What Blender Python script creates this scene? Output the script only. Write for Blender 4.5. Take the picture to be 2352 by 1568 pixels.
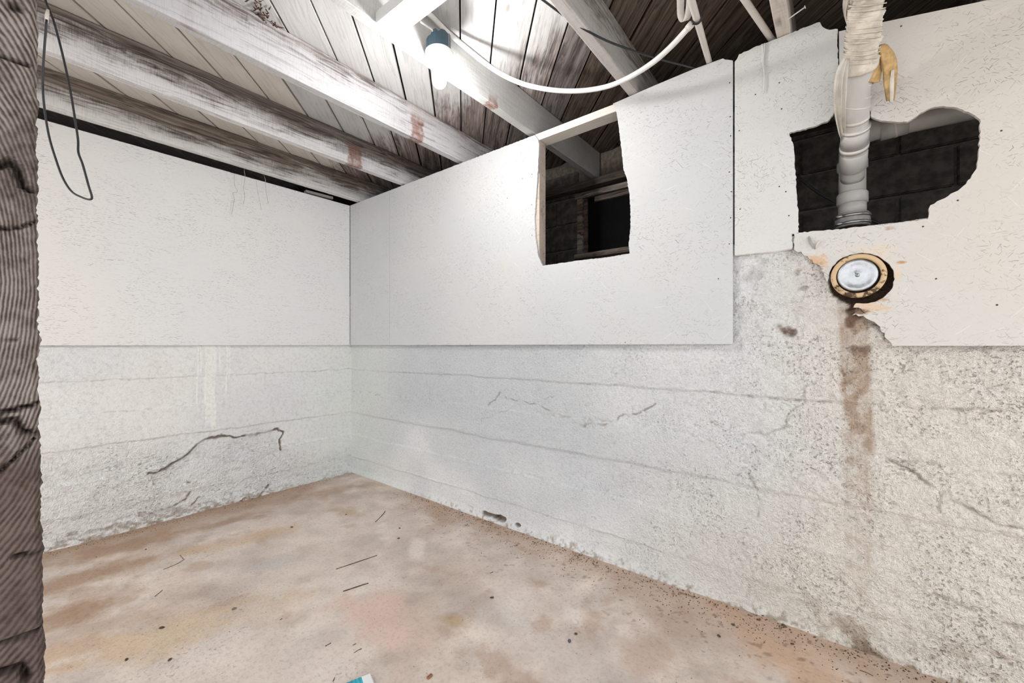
import bpy, bmesh, math, random
import numpy as np
from mathutils import Vector, Matrix

for o in list(bpy.data.objects):
    bpy.data.objects.remove(o)
sc = bpy.context.scene
COL = sc.collection

# ---------------------------------------------------------------- camera
# Corner of the two panelled walls is the origin: the right wall is the plane y = 0 (running +X),
# the left wall the plane x = 0 (running -Y), the floor z = 0.  Metres.
W, H = 2352, 1568
FPX, HORIZ, CAMZ, DEPTH = 943.0, 793.0, 1.12, 3.62
RX = np.array([0.78526917, 0.61915453])
FX = np.array([-0.61915453, 0.78526917])
CAM = np.array([3.36273, -1.95850, CAMZ])

def ray(u, v):
    l = (u - W / 2) / FPX
    return np.array([RX[0] * l + FX[0], RX[1] * l + FX[1], (HORIZ - v) / FPX])

def PX(u, v, ax, val):
    """pixel -> point on the plane coordinate[ax] = val"""
    d = ray(u, v)
    return CAM + (val - CAM[ax]) / d[ax] * d

def PD(u, v, depth):
    return CAM + depth * ray(u, v)

cam_d = bpy.data.cameras.new('camera')
cam = bpy.data.objects.new('camera', cam_d)
COL.objects.link(cam)
cam_d.sensor_width = 36.0
cam_d.lens = 36.0 * FPX / W
cam_d.shift_y = (HORIZ - H / 2) / W
cam_d.clip_start = 0.02
cam.matrix_world = Matrix(((RX[0], 0, -FX[0], CAM[0]), (RX[1], 0, -FX[1], CAM[1]), (0, 1, 0, CAM[2]), (0, 0, 0, 1)))
sc.camera = cam

# ---------------------------------------------------------------- light
world = bpy.data.worlds.new('world')
sc.world = world
world.use_nodes = True
bg = world.node_tree.nodes['Background']
bg.inputs[0].default_value = (0.95, 0.98, 1.0, 1)
bg.inputs[1].default_value = 1.85          # even fill light added all round, entering where the shell is left open behind the camera
BULB_STRENGTH = 380.0
sc.view_settings.view_transform = 'Standard'
sc.view_settings.look = 'None'
sc.view_settings.gamma = 1.0
sc.view_settings.use_curve_mapping = False
sc.view_settings.exposure = 0.20
sc.cycles.sample_clamp_indirect = 6.0
sc.cycles.max_bounces = 4
sc.cycles.diffuse_bounces = 3
sc.cycles.glossy_bounces = 2
sc.cycles.use_adaptive_sampling = True
sc.cycles.adaptive_threshold = 0.10
sc.cycles.adaptive_min_samples = 16
sc.cycles.caustics_reflective = False

rng = np.random.default_rng(7)
random.seed(7)

# ---------------------------------------------------------------- small maths
def _hash(ix, iy, seed):
    h = (ix.astype(np.int64) * 374761393 + iy.astype(np.int64) * 668265263 + seed * 974634777) & 0x7fffffff
    h = ((h ^ (h >> 13)) * 1274126177) & 0x7fffffff
    return ((h ^ (h >> 16)) & 0xffff) / 65535.0

def vnoise(x, y, seed=0):
    x = np.asarray(x, float); y = np.asarray(y, float)
    ix = np.floor(x); iy = np.floor(y)
    fx = x - ix; fy = y - iy
    fx = fx * fx * (3 - 2 * fx); fy = fy * fy * (3 - 2 * fy)
    a = _hash(ix, iy, seed); b = _hash(ix + 1, iy, seed)
    c = _hash(ix, iy + 1, seed); d = _hash(ix + 1, iy + 1, seed)
    return (a + (b - a) * fx) * (1 - fy) + (c + (d - c) * fx) * fy

def fbm(x, y, octv=4, seed=0):
    s = 0; a = 0.5; t = 0
    for i in range(octv):
        s = s + a * vnoise(x * 2 ** i, y * 2 ** i, seed + i * 17); t += a; a *= 0.5
    return s / t - 0.5          # about -0.5 .. 0.5

def sstep(a, b, x):
    t = np.clip((x - a) / (b - a), 0, 1)
    return t * t * (3 - 2 * t)

def dist_poly(X, Y, pts):
    d = np.full(np.shape(X), 1e9)
    for (x0, y0), (x1, y1) in zip(pts[:-1], pts[1:]):
        dx, dy = x1 - x0, y1 - y0
        L = dx * dx + dy * dy + 1e-12
        t = np.clip(((X - x0) * dx + (Y - y0) * dy) / L, 0, 1)
        d = np.minimum(d, np.hypot(X - x0 - t * dx, Y - y0 - t * dy))
    return d

def inside_poly(X, Y, pts):
    r = np.zeros(np.shape(X), bool)
    n = len(pts)
    for i in range(n):
        x0, y0 = pts[i]; x1, y1 = pts[(i + 1) % n]
        c = ((y0 > Y) != (y1 > Y)) & (X < (x1 - x0) * (Y - y0) / (y1 - y0 + 1e-12) + x0)
        r ^= c
    return r

def lerp3(base, col, m):
    return base * (1 - m[..., None]) + np.array(col) * m[..., None]

# ---------------------------------------------------------------- node helper
class NT:
    def __init__(s, name):
        s.mat = bpy.data.materials.new(name)
        s.mat.use_nodes = True
        s.t = s.mat.node_tree
        s.bsdf = s.t.nodes['Principled BSDF']
    def n(s, typ, **kw):
        nd = s.t.nodes.new(typ)
        for k, v in kw.items():
            setattr(nd, k, v)
        return nd
    def link(s, a, b):
        s.t.links.new(a, b)
    def put(s, sock, v):
        if isinstance(v, bpy.types.NodeSocket):
            s.link(v, sock)
        else:
            try:
                sock.default_value = v
            except TypeError:
                sock.default_value = (*v, 1) if len(v) == 3 else v
    def math(s, op, a, b=0.0, c=0.0, clamp=False):
        nd = s.n('ShaderNodeMath', operation=op, use_clamp=clamp)
        s.put(nd.inputs[0], a); s.put(nd.inputs[1], b); s.put(nd.inputs[2], c)
        return nd.outputs[0]
    def vmath(s, op, a, b=(0, 0, 0)):
        nd = s.n('ShaderNodeVectorMath', operation=op)
        s.put(nd.inputs[0], a); s.put(nd.inputs[1], b)
        return nd.outputs[0]
    def mapr(s, v, a, b, lo=0.0, hi=1.0, smooth=True):
        nd = s.n('ShaderNodeMapRange', interpolation_type='SMOOTHSTEP' if smooth else 'LINEAR')
        s.put(nd.inputs[0], v)
        for i, q in enumerate((a, b, lo, hi)):
            s.put(nd.inputs[i + 1], q)
        return nd.outputs[0]
    def mix(s, f, a, b, mode='MIX'):
        nd = s.n('ShaderNodeMix', data_type='RGBA', blend_type=mode, clamp_factor=True)
        s.put(nd.inputs[0], f); s.put(nd.inputs[6], a); s.put(nd.inputs[7], b)
        return nd.outputs[2]
    def noise(s, vec, scale, detail=3.0, rough=0.55, dist=0.0, dim='3D'):
        nd = s.n('ShaderNodeTexNoise', noise_dimensions=dim)
        s.put(nd.inputs['Vector'], vec)
        nd.inputs['Scale'].default_value = scale
        nd.inputs['Detail'].default_value = detail
        nd.inputs['Roughness'].default_value = rough
        nd.inputs['Distortion'].default_value = dist
        return nd.outputs[0]
    def pos(s):
        return s.n('ShaderNodeNewGeometry').outputs['Position']
    def obj(s):
        return s.n('ShaderNodeTexCoord').outputs['Object']
    def scale(s, v, xyz):
        return s.vmath('MULTIPLY', v, xyz)
    def sep(s, v):
        nd = s.n('ShaderNodeSeparateXYZ'); s.put(nd.inputs[0], v)
        return nd.outputs
    def comb(s, x, y, z):
        nd = s.n('ShaderNodeCombineXYZ')
        for i, q in enumerate((x, y, z)):
            s.put(nd.inputs[i], q)
        return nd.outputs[0]
    def attr(s, name):
        return s.n('ShaderNodeAttribute', attribute_name=name)
    def bump(s, h, strength, dist, nrm=None):
        nd = s.n('ShaderNodeBump')
        nd.inputs['Strength'].default_value = strength
        nd.inputs['Distance'].default_value = dist
        s.put(nd.inputs['Height'], h)
        if nrm is not None:
            s.link(nrm, nd.inputs['Normal'])
        return nd.outputs[0]
    def done(s, col, rough=0.8, normal=None, metal=0.0, spec=0.3):
        s.put(s.bsdf.inputs['Base Color'], col)
        s.put(s.bsdf.inputs['Roughness'], rough)
        s.put(s.bsdf.inputs['Metallic'], metal)
        s.bsdf.inputs['Specular IOR Level'].default_value = spec
        if normal is not None:
            s.link(normal, s.bsdf.inputs['Normal'])
        return s.mat

# ---------------------------------------------------------------- materials
def m_plain(name, col, rough=0.6, var=0.12, scale=30.0, metal=0.0, bump=0.0, spec=0.35):
    t = NT(name)
    nz = t.noise(t.obj(), scale, 4)
    dark = tuple(c * (1 - 2.2 * var) for c in col)
    c = t.mix(t.mapr(nz, 0.3, 0.7), (*dark, 1), (*col, 1))
    nrm = t.bump(nz, bump, 0.003) if bump else None
    return t.done(c, rough, nrm, metal, spec)

def dashes(t, p2, scale, width, length, density, spread, bias=0.0):
    """short straight strand marks of random heading scattered over a board"""
    v = t.scale(p2, (scale, scale, 0))
    vo = t.n('ShaderNodeTexVoronoi', voronoi_dimensions='2D', feature='F1')
    t.link(v, vo.inputs['Vector']); vo.inputs['Scale'].default_value = 1.0
    col = t.sep(vo.outputs['Color'])
    d = t.vmath('SUBTRACT', v, vo.outputs['Position'])
    rot = t.n('ShaderNodeVectorRotate', rotation_type='Z_AXIS')
    t.link(d, rot.inputs['Vector'])
    ang = t.math('MULTIPLY_ADD', t.math('SUBTRACT', col[0], 0.5), spread, bias)
    t.link(ang, rot.inputs['Angle'])
    uv = t.sep(rot.outputs[0])
    a = t.mapr(t.math('ABSOLUTE', uv[1]), width * 0.35 * scale, width * scale, 1, 0)
    b = t.mapr(t.math('ABSOLUTE', uv[0]), length * 0.6 * scale, length * scale, 1, 0)
    k = t.math('LESS_THAN', col[1], density)
    return t.math('MULTIPLY', t.math('MULTIPLY', a, b), t.math('MULTIPLY', k, t.math('MULTIPLY_ADD', col[2], 0.7, 0.3)))

def m_osb(name, base, warm, density, spread, spots=()):
    t = NT(name)
    p = t.sep(t.pos())
    p2 = t.comb(t.math('ADD', p[0], p[1]), p[2], 0)
    m1 = dashes(t, p2, 24, 0.0013, 0.017, density, spread)
    m2 = dashes(t, t.vmath('ADD', p2, (7.3, 2.1, 0)), 46, 0.0012, 0.010, density * 1.2, spread)
    m3 = dashes(t, t.vmath('ADD', p2, (3.7, 9.4, 0)), 85, 0.0010, 0.006, density * 1.2, spread * 1.3)
    m4 = dashes(t, t.vmath('ADD', p2, (5.2, 4.4, 0)), 16, 0.0022, 0.030, 0.35, spread)
    m5 = dashes(t, t.vmath('ADD', p2, (1.2, 6.4, 0)), 9, 0.0011, 0.032, density * 0.5, spread)
    cl = t.mapr(t.noise(p2, 3.4, 4, 0.65), 0.38, 0.60, 0.15, 1.0)
    cl2 = t.mapr(t.noise(p2, 30, 2, 0.6), 0.34, 0.55, 0.25, 1.0)
    allm = t.math('MULTIPLY', t.math('ADD', t.math('MAXIMUM', t.math('MAXIMUM', m1, m5), m2), m3, clamp=True), t.math('MULTIPLY', cl, cl2))
    big = t.noise(p2, 1.3, 3, 0.55)
    fine = t.noise(t.scale(p2, (14, 60, 1)), 1.0, 4, 0.6)
    c = t.mix(t.mapr(big, 0.35, 0.65), (*base, 1), (*warm, 1))
    c = t.mix(t.mapr(fine, 0.56, 0.80, 0, 0.22), c, (0.50, 0.48, 0.46, 1))
    c = t.mix(t.math('MULTIPLY', m4, 0.5), c, (0.80, 0.795, 0.785, 1))
    c = t.mix(t.math('MULTIPLY', allm, 0.85), c, (0.20, 0.175, 0.16, 1))
    y = t.mapr(t.noise(t.vmath('ADD', p2, (31, 5, 0)), 4.5, 3, 0.6), 0.66, 0.80, 0, 0.35)
    c = t.mix(y, c, (0.72, 0.55, 0.38, 1))
    rag = t.math('ADD', t.noise(t.scale(p2, (25, 70, 1)), 1.0, 3, 0.7), t.noise(p2, 22, 3, 0.6)) if spots else None
    for (sx_, sz_, rx_, rz_, cc_, kk_) in spots:      # water and rust marks of their own outline
        dv = t.vmath('MULTIPLY', t.vmath('SUBTRACT', p2, (sx_, sz_, 0)), (1 / rx_, 1 / rz_, 0))
        ln = t.n('ShaderNodeVectorMath', operation='LENGTH'); t.link(dv, ln.inputs[0])
        dd = t.math('ADD', ln.outputs['Value'], t.math('MULTIPLY', t.math('SUBTRACT', rag, 1.0), 1.8))
        c = t.mix(t.mapr(dd, 1.0, 0.35, 0, kk_), c, (*cc_, 1))
    at = t.attr('tint')
    c = t.mix(1.0, c, at.outputs['Color'], 'MULTIPLY')
    h = t.math('ADD', t.math('MULTIPLY', fine, 0.5), t.math('MULTIPLY', t.math('SUBTRACT', m4, allm), 0.7))
    nrm = t.bump(h, 0.35, 0.0016)
    return t.done(c, 0.62, nrm, 0, 0.3)

M_OSB_LEFT = m_osb('painted_strand_board_smooth', (0.79, 0.79, 0.79), (0.81, 0.805, 0.79), 0.40, 0.9)
M_OSB_A = m_osb('painted_strand_board', (0.60, 0.605, 0.61), (0.625, 0.625, 0.62), 0.36, 2.0)
M_OSB_B = m_osb('painted_strand_board_rough', (0.67, 0.665, 0.655), (0.69, 0.675, 0.65), 0.60, 2.4)
def _sp(u, v, ru, rv, col, k):
    p = PX(u, v, 1, 0.0)
    return (float(p[0]), float(p[2]), ru / 800.0, rv / 620.0, col, k)
M_OSB_C = m_osb('painted_strand_board_stained', (0.645, 0.63, 0.61), (0.66, 0.635, 0.60), 0.52, 2.2,
                [_sp(1872, 600, 34, 24, (0.66, 0.40, 0.20), 0.8), _sp(1880, 618, 14, 20, (0.30, 0.16, 0.08), 0.8), _sp(1985, 705, 60, 20, (0.70, 0.52, 0.36), 0.8), _sp(1970, 716, 36, 9, (0.16, 0.085, 0.05), 0.9),
                 _sp(1995, 690, 50, 8, (0.45, 0.27, 0.15), 0.7), _sp(2070, 602, 14, 5, (0.50, 0.27, 0.10), 0.9), _sp(2062, 630, 10, 20, (0.76, 0.60, 0.40), 0.6), _sp(2000, 585, 70, 26, (0.76, 0.62, 0.48), 0.55), _sp(2040, 525, 22, 6, (0.40, 0.23, 0.12), 0.7)])

def m_concrete(name, base, alt, fine_s, bump_s, bump_d, pit_z=1.0, floor=False):
    t = NT(name)
    p = t.pos()
    at = t.attr('tint')
    rg = t.attr('rough')
    big = t.noise(p, 1.7, 4, 0.6)
    mid = t.noise(p, 9.0, 6 if floor else 4, 0.70)
    c = t.mix(t.mapr(big, 0.36, 0.64), (*base, 1), (*alt, 1))
    c = t.mix(t.mapr(mid, 0.30, 0.75, 0.0, 0.22), c, (0.76, 0.75, 0.74, 1) if not floor else (0.46, 0.375, 0.32, 1))
    f1 = t.noise(p, fine_s, 3, 0.6)
    f2 = t.noise(p, fine_s * 2.3, 2, 0.6)
    rf = rg.outputs['Fac']
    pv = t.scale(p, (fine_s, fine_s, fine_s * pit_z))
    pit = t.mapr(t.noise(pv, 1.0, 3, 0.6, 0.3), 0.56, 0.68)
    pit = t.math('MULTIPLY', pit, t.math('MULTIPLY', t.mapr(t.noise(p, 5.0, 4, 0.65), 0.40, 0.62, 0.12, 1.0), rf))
    c = t.mix(t.math('MULTIPLY', pit, 0.62), c, (0.24, 0.205, 0.175, 1))  # dark specks, which also paint shade into the pits
    c = t.mix(t.mapr(t.noise(p, fine_s * 0.8, 2, 0.6), 0.45, 0.72, 0.0, 0.30), c, (0.52, 0.505, 0.49, 1) if not floor else (0.42, 0.33, 0.27, 1))  # fine speckle painted in for the shading of the rough relief
    c = t.mix(1.0, c, at.outputs['Color'], 'MULTIPLY')
    h = t.math('ADD', f1, t.math('MULTIPLY', f2, 0.5))
    h = t.math('MULTIPLY', t.math('SUBTRACT', h, t.math('MULTIPLY', pit, 0.4)), rf)
    nrm = t.bump(h, bump_s, bump_d)
    return t.done(c, 0.85, nrm, 0, 0.2)

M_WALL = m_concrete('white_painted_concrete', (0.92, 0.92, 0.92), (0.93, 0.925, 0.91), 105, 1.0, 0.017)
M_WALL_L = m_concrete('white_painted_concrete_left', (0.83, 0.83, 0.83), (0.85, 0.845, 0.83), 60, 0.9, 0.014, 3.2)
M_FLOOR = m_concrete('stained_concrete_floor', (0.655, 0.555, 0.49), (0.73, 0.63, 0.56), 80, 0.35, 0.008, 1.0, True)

def m_wood(name, wood, paint, amount, zgrad=0.0, grain=1.0, wall_fade=False, stain_at=None, saw=True, knots=0.42):
    """weathered timber, local X along the grain, with brushed / sprayed white paint"""
    t = NT(name)
    o = t.obj()
    rnd = t.n('ShaderNodeObjectInfo').outputs['Random']
    off = t.comb(t.math('MULTIPLY', rnd, 37.0), t.math('MULTIPLY', rnd, 11.0), t.math('MULTIPLY', rnd, 23.0))
    ov = t.vmath('ADD', o, off)
    warp = t.noise(t.scale(ov, (1.6, 9, 9)), 1.0, 3, 0.55)
    wv = t.comb(0.0, t.math('MULTIPLY', warp, 0.10), t.math('MULTIPLY', warp, 0.10))
    gv = t.vmath('ADD', ov, wv)
    g1 = t.noise(t.scale(gv, (2.2, 95, 95)), 1.0, 4, 0.6)
    g2 = t.noise(t.scale(gv, (0.9, 30, 30)), 1.0, 3, 0.6)
    sw = t.noise(t.scale(ov, (260, 22, 22)), 1.0, 3, 0.6)
    g = t.math('ADD', t.math('MULTIPLY', g1, 0.6), t.math('MULTIPLY', g2, 0.4))
    gm = t.mapr(g, 0.36, 0.64)
    dark = tuple(c * 0.45 for c in wood)
    lite = tuple(min(1, c * 1.65) for c in wood)
    cw = t.mix(gm, (*dark, 1), (*lite, 1))
    # paint cover
    blot = t.noise(t.scale(ov, (2.4, 7, 7)), 1.0, 4, 0.6)
    cov = t.math('ADD', t.math('MULTIPLY', t.math('SUBTRACT', blot, 0.5), 1.5), amount)
    cov = t.math('ADD', cov, t.math('MULTIPLY', t.math('SUBTRACT', g, 0.5), 1.3 * grain))
    if saw:
        cov = t.math('ADD', cov, t.math('MULTIPLY', t.math('SUBTRACT', sw, 0.5), 0.30))
    if zgrad:
        z = t.sep(o)[2]
        cov = t.math('SUBTRACT', cov, t.math('MULTIPLY', z, zgrad))
    if wall_fade:
        wp = t.sep(t.pos())
        cov = t.math('SUBTRACT', cov, t.mapr(wp[1], -0.50, 0.02, 0, 0.9))
        cov = t.math('SUBTRACT', cov, t.mapr(wp[0], 1.8, 2.9, 0, 0.25))
    pm = t.mapr(cov, 0.25, 0.75)
    vo = t.n('ShaderNodeTexVoronoi', feature='F1')
    t.link(t.scale(ov, (3.2, 9.0, 0.0)), vo.inputs['Vector']); vo.inputs['Scale'].default_value = 1.0
    kn = t.math('MULTIPLY', t.mapr(t.math('ADD', vo.outputs['Distance'], t.math('MULTIPLY', g1, 0.10)), 0.09, 0.20, 1, 0),
                t.math('LESS_THAN', t.sep(vo.outputs['Color'])[0], knots))
    cp = t.mix(t.mapr(blot, 0.35, 0.65), (*tuple(c * 0.90 for c in paint), 1), (*paint, 1))
    cp = t.mix(t.mapr(g1, 0.36, 0.50, 0.45 * min(1.0, grain), 0.0), cp, (*tuple(c * 0.5 for c in paint), 1))
    cp = t.mix(t.mapr(sw, 0.38, 0.50, 0.22 if saw else 0.0, 0.0), cp, (*tuple(c * 0.55 for c in paint), 1))
    c = t.mix(pm, cw, cp)
    c = t.mix(t.math('MULTIPLY', kn, 0.6), c, (0.16, 0.12, 0.09, 1))
    if stain_at is not None:
        x = t.sep(o)[0]
        wob = t.math('MULTIPLY', t.math('SUBTRACT', t.noise(ov, 22, 4, 0.7), 0.5), 0.075)
        sd = t.math('ABSOLUTE', t.math('SUBTRACT', t.math('ADD', x, wob), stain_at[0]))
        st = t.mapr(sd, stain_at[1] * 0.75, stain_at[1] * 1.15, 1, 0)
        st = t.math('MULTIPLY', st, t.mapr(t.sep(o)[2], stain_at[2] - 0.05, stain_at[2] + 0.02, 1, 0))
        c = t.mix(t.math('MULTIPLY', st, t.mapr(t.noise(ov, 30, 4, 0.7), 0.3, 0.6, 0.35, 0.85)), c, t.mix(gm, (0.15, 0.065, 0.045, 1), (0.30, 0.15, 0.105, 1)))
    h = t.math('ADD', g1, t.math('MULTIPLY', sw, 0.35))
    nrm = t.bump(h, 0.45, 0.003)
    return t.done(c, 0.8, nrm, 0, 0.2)

WHITEW = (0.70, 0.685, 0.69)
CREAM = (0.70, 0.655, 0.595)
M_PLANK_CREAM = m_wood('cream_sprayed_plank', (0.20, 0.155, 0.125), CREAM, 0.98, grain=0.55, wall_fade=True, saw=False)
M_PLANK_WHITE = m_wood('white_sprayed_plank', (0.24, 0.20, 0.185), (0.62, 0.615, 0.61), 0.95, grain=0.7, wall_fade=True, saw=False, knots=0.35)
M_PLANK_GREY = m_wood('thinly_painted_plank', (0.17, 0.15, 0.145), (0.60, 0.58, 0.58), 0.55, grain=1.6, wall_fade=True)
M_PLANK_DARK = m_wood('bare_weathered_plank', (0.105, 0.082, 0.066), (0.34, 0.29, 0.25), 0.16, grain=1.4, wall_fade=True)
M_WINWOOD = m_wood('worn_window_timber', (0.13, 0.10, 0.082), (0.36, 0.31, 0.27), 0.38, grain=1.2, saw=False)
M_BATTEN = m_wood('cream_painted_batten', (0.40, 0.32, 0.25), (0.76, 0.72, 0.66), 1.0, grain=0.3, saw=False, knots=0.1)
M_STUD = m_wood('beige_painted_stud', (0.30, 0.22, 0.16), (0.66, 0.56, 0.48), 0.85, grain=0.6, saw=False)
M_DARKWOOD = m_wood('dark_old_timber', (0.085, 0.065, 0.055), (0.30, 0.26, 0.23), 0.10, saw=False)
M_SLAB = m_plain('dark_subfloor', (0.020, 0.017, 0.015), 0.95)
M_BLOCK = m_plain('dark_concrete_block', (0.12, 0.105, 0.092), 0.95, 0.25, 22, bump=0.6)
M_MORTAR = m_plain('old_mortar', (0.21, 0.175, 0.15), 0.95, 0.2, 40, bump=0.5)
M_REDBRICK = m_plain('dull_red_brick', (0.17, 0.085, 0.06), 0.95, 0.2, 25, bump=0.4)
M_PVC = m_plain('grey_plastic_pipe', (0.60, 0.58, 0.555), 0.38, 0.06, 9, spec=0.45)
M_PVC_W = m_plain('white_plastic_pipe', (0.74, 0.70, 0.65), 0.40, 0.05, 14, spec=0.45)
M_CABLE_W = m_plain('painted_white_cable', (0.78, 0.765, 0.745), 0.45, 0.05, 30)
M_BLACK = m_plain('black_cable_sheath', (0.035, 0.035, 0.038), 0.42, 0.1, 30)
M_STEEL = m_plain('dull_steel', (0.50, 0.49, 0.47), 0.38, 0.1, 60, metal=0.9)
M_CLAMP = m_plain('grey_rubber_coupling', (0.42, 0.40, 0.375), 0.5, 0.12, 40)
M_CLOTH = m_plain('cream_cloth_wrap', (0.76, 0.69, 0.59), 0.9, 0.13, 28, bump=0.8)
M_FELT = m_plain('yellow_felt_insulation', (0.66, 0.44, 0.20), 0.95, 0.16, 55, bump=0.7)
M_FILM = m_plain('pale_cloth_strip', (0.74, 0.70, 0.62), 0.8, 0.1, 20)
M_CERAMIC = m_plain('white_porcelain', (0.82, 0.82, 0.82), 0.3, 0.03, 20, spec=0.5)
M_BOX = m_plain('blue_plastic_box', (0.035, 0.068, 0.095), 0.45, 0.1, 25)
M_WEB = m_plain('dusty_cobweb', (0.55, 0.47, 0.37), 0.95)
M_STICK = m_plain('brown_twig', (0.13, 0.075, 0.05), 0.85, 0.2, 90)
M_STRAW = m_plain('dry_yellow_stalk', (0.30, 0.22, 0.09), 0.85, 0.2, 90)
M_CRUMB = m_plain('brown_crumbs', (0.15, 0.10, 0.07), 0.95, 0.3, 200)
M_CHIP = m_plain('grey_blue_chip', (0.12, 0.13, 0.15), 0.7)
M_TEAL = m_plain('teal_printed_card', (0.075, 0.55, 0.66), 0.45, 0.12, 60)
M_TEALD = m_plain('dark_teal_ridge', (0.02, 0.40, 0.52), 0.45, 0.1, 60)
M_CARD = m_plain('white_card', (0.86, 0.86, 0.86), 0.6, 0.03, 30)
M_RING = None
M_CAP = None

def m_ring():
    t = NT('grimy_tan_ring')
    o = t.obj()
    nz = t.noise(o, 45, 4, 0.65)
    z = t.sep(o)[2]
    low = t.mapr(z, 0.05, -0.075, 0.0, 0.17)
    c = t.mix(t.mapr(t.math('ADD', nz, low), 0.60, 0.72), (0.66, 0.47, 0.28, 1), (0.09, 0.05, 0.03, 1))
    return t.done(c, 0.6, t.bump(nz, 0.5, 0.003))
M_RING = m_ring()

def m_cap():
    t = NT('brushed_steel_cover')
    nz = t.noise(t.scale(t.obj(), (60, 60, 60)), 1.0, 4)
    c = t.mix(t.mapr(nz, 0.35, 0.7), (0.42, 0.43, 0.45, 1), (0.58, 0.59, 0.61, 1))
    m = t.done(c, t.mapr(nz, 0.3, 0.7, 0.28, 0.45), t.bump(nz, 0.15, 0.001), 0.85, 0.5)
    return m
M_CAP = m_cap()
M_GRIME = m_plain('black_grime', (0.030, 0.018, 0.012), 0.95, 0.3, 60, bump=0.5)
M_GLASS = m_plain('dirty_black_pane', (0.005, 0.005, 0.005), 0.55, 0.2, 8, spec=0.06)

def m_bulb():
    t = NT('glowing_bulb')
    t.done((1, 1, 1, 1), 0.4)
    t.bsdf.inputs['Emission Color'].default_value = (1.0, 0.985, 0.97, 1)
    t.bsdf.inputs['Emission Strength'].default_value = BULB_STRENGTH
    return t.mat
M_BULB = m_bulb()

# ---------------------------------------------------------------- object helpers
def mesh_obj(name, verts, faces, mat, parent=None, loc=None, smooth=False, rot=None):
    me = bpy.data.meshes.new(name)
    me.from_pydata([tuple(map(float, v)) for v in verts], [], faces)
    return link_mesh(name, me, mat, parent, loc, smooth, rot)

def link_mesh(name, me, mat, parent=None, loc=None, smooth=False, rot=None):
    bm = bmesh.new(); bm.from_mesh(me)
    bmesh.ops.recalc_face_normals(bm, faces=bm.faces[:])
    bm.to_mesh(me); bm.free()
    if smooth:
        me.polygons.foreach_set('use_smooth', [True] * len(me.polygons))
    o = bpy.data.objects.new(name, me)
    COL.objects.link(o)
    me.materials.append(mat)
    if loc is not None:
        o.location = loc
    if rot is not None:
        o.rotation_euler = rot
    if parent is not None:
        o.parent = parent
    return o

def tag(o, label, cat, group=None, kind=None):
    o['label'] = label
    o['category'] = cat
    if group: o['group'] = group
    if kind: o['kind'] = kind
    return o

def struct(o, label=None):
    o['kind'] = 'structure'
    if label: o['label'] = label
    return o

def empty(name, loc):
    o = bpy.data.objects.new(name, None)
    o.empty_display_size = 0.1
    COL.objects.link(o)
    o.location = tuple(map(float, loc))
    return o

def local(pts, parent):
    l = np.array(parent.location)
    return [np.asarray(p, float) - l for p in pts]

def frames(pts):
    pts = [Vector(tuple(map(float, p))) for p in pts]
    out = []
    up = None
    for i, p in enumerate(pts):
        a = pts[max(i - 1, 0)]; b = pts[min(i + 1, len(pts) - 1)]
        t = (b - a).normalized()
        if up is None:
            up = Vector((0, 0, 1)) if abs(t.z) < 0.9 else Vector((1, 0, 0))
        s = t.cross(up)
        if s.length < 1e-5:
            s = t.orthogonal()
        s.normalize(); up = s.cross(t).normalized()
        out.append((p, s, up, t))
    return out

def tube(name, pts, radii, mat, parent=None, seg=14, cap=True, smooth=True, loc=None, wob=None):
    if not hasattr(radii, '__len__'):
        radii = [radii] * len(pts)
    vs, fs = [], []
    for i, (p, s, u, t) in enumerate(frames(pts)):
        for k in range(seg):
            a = 2 * math.pi * k / seg
            r = radii[i] * (1 if wob is None else wob(i, k))
            vs.append(p + s * (r * math.cos(a)) + u * (r * math.sin(a)))
    n = len(pts)
    for i in range(n - 1):
        for k in range(seg):
            k2 = (k + 1) % seg
            fs.append((i * seg + k, i * seg + k2, (i + 1) * seg + k2, (i + 1) * seg + k))
    if cap:
        fs.append(tuple(range(seg))); fs.append(tuple((n - 1) * seg + k for k in range(seg)))
    o = mesh_obj(name, vs, fs, mat, parent, loc, smooth)
    if smooth and cap:
        o.data.polygons[-1].use_smooth = False; o.data.polygons[-2].use_smooth = False
    return o

def spline(pts, n):
    """Catmull-Rom resample"""
    P = [np.asarray(p, float) for p in pts]
    P = [2 * P[0] - P[1]] + P + [2 * P[-1] - P[-2]]
    out = []
    segs = len(P) - 3
    for j in range(n):
        g = j / (n - 1) * segs
        i = min(int(g), segs - 1); t = g - i
        a, b, c, d = P[i:i + 4]
        out.append(0.5 * ((2 * b) + (-a + c) * t + (2 * a - 5 * b + 4 * c - d) * t * t + (-a + 3 * b - 3 * c + d) * t ** 3))
    return out

def lathe(name, prof, mat, parent=None, origin=(0, 0, 0), axis='Z', seg=32, smooth=True):
    vs, fs = [], []
    for r, h in prof:
        for k in range(seg):
            a = 2 * math.pi * k / seg
            c, s = r * math.cos(a), r * math.sin(a)
            v = {'Z': (c, s, h), 'Y': (c, h, s), 'X': (h, c, s)}[axis]
            vs.append([v[i] + origin[i] for i in range(3)])
    n = len(prof)
    for i in range(n - 1):
        for k in range(seg):
            k2 = (k + 1) % seg
            fs.append((i * seg + k, i * seg + k2, (i + 1) * seg + k2, (i + 1) * seg + k))
    if prof[0][0] > 1e-4: fs.append(tuple(range(seg)))
    if prof[-1][0] > 1e-4: fs.append(tuple((n - 1) * seg + k for k in range(seg)))
    return mesh_obj(name, vs, fs, mat, parent, None, smooth)

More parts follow.
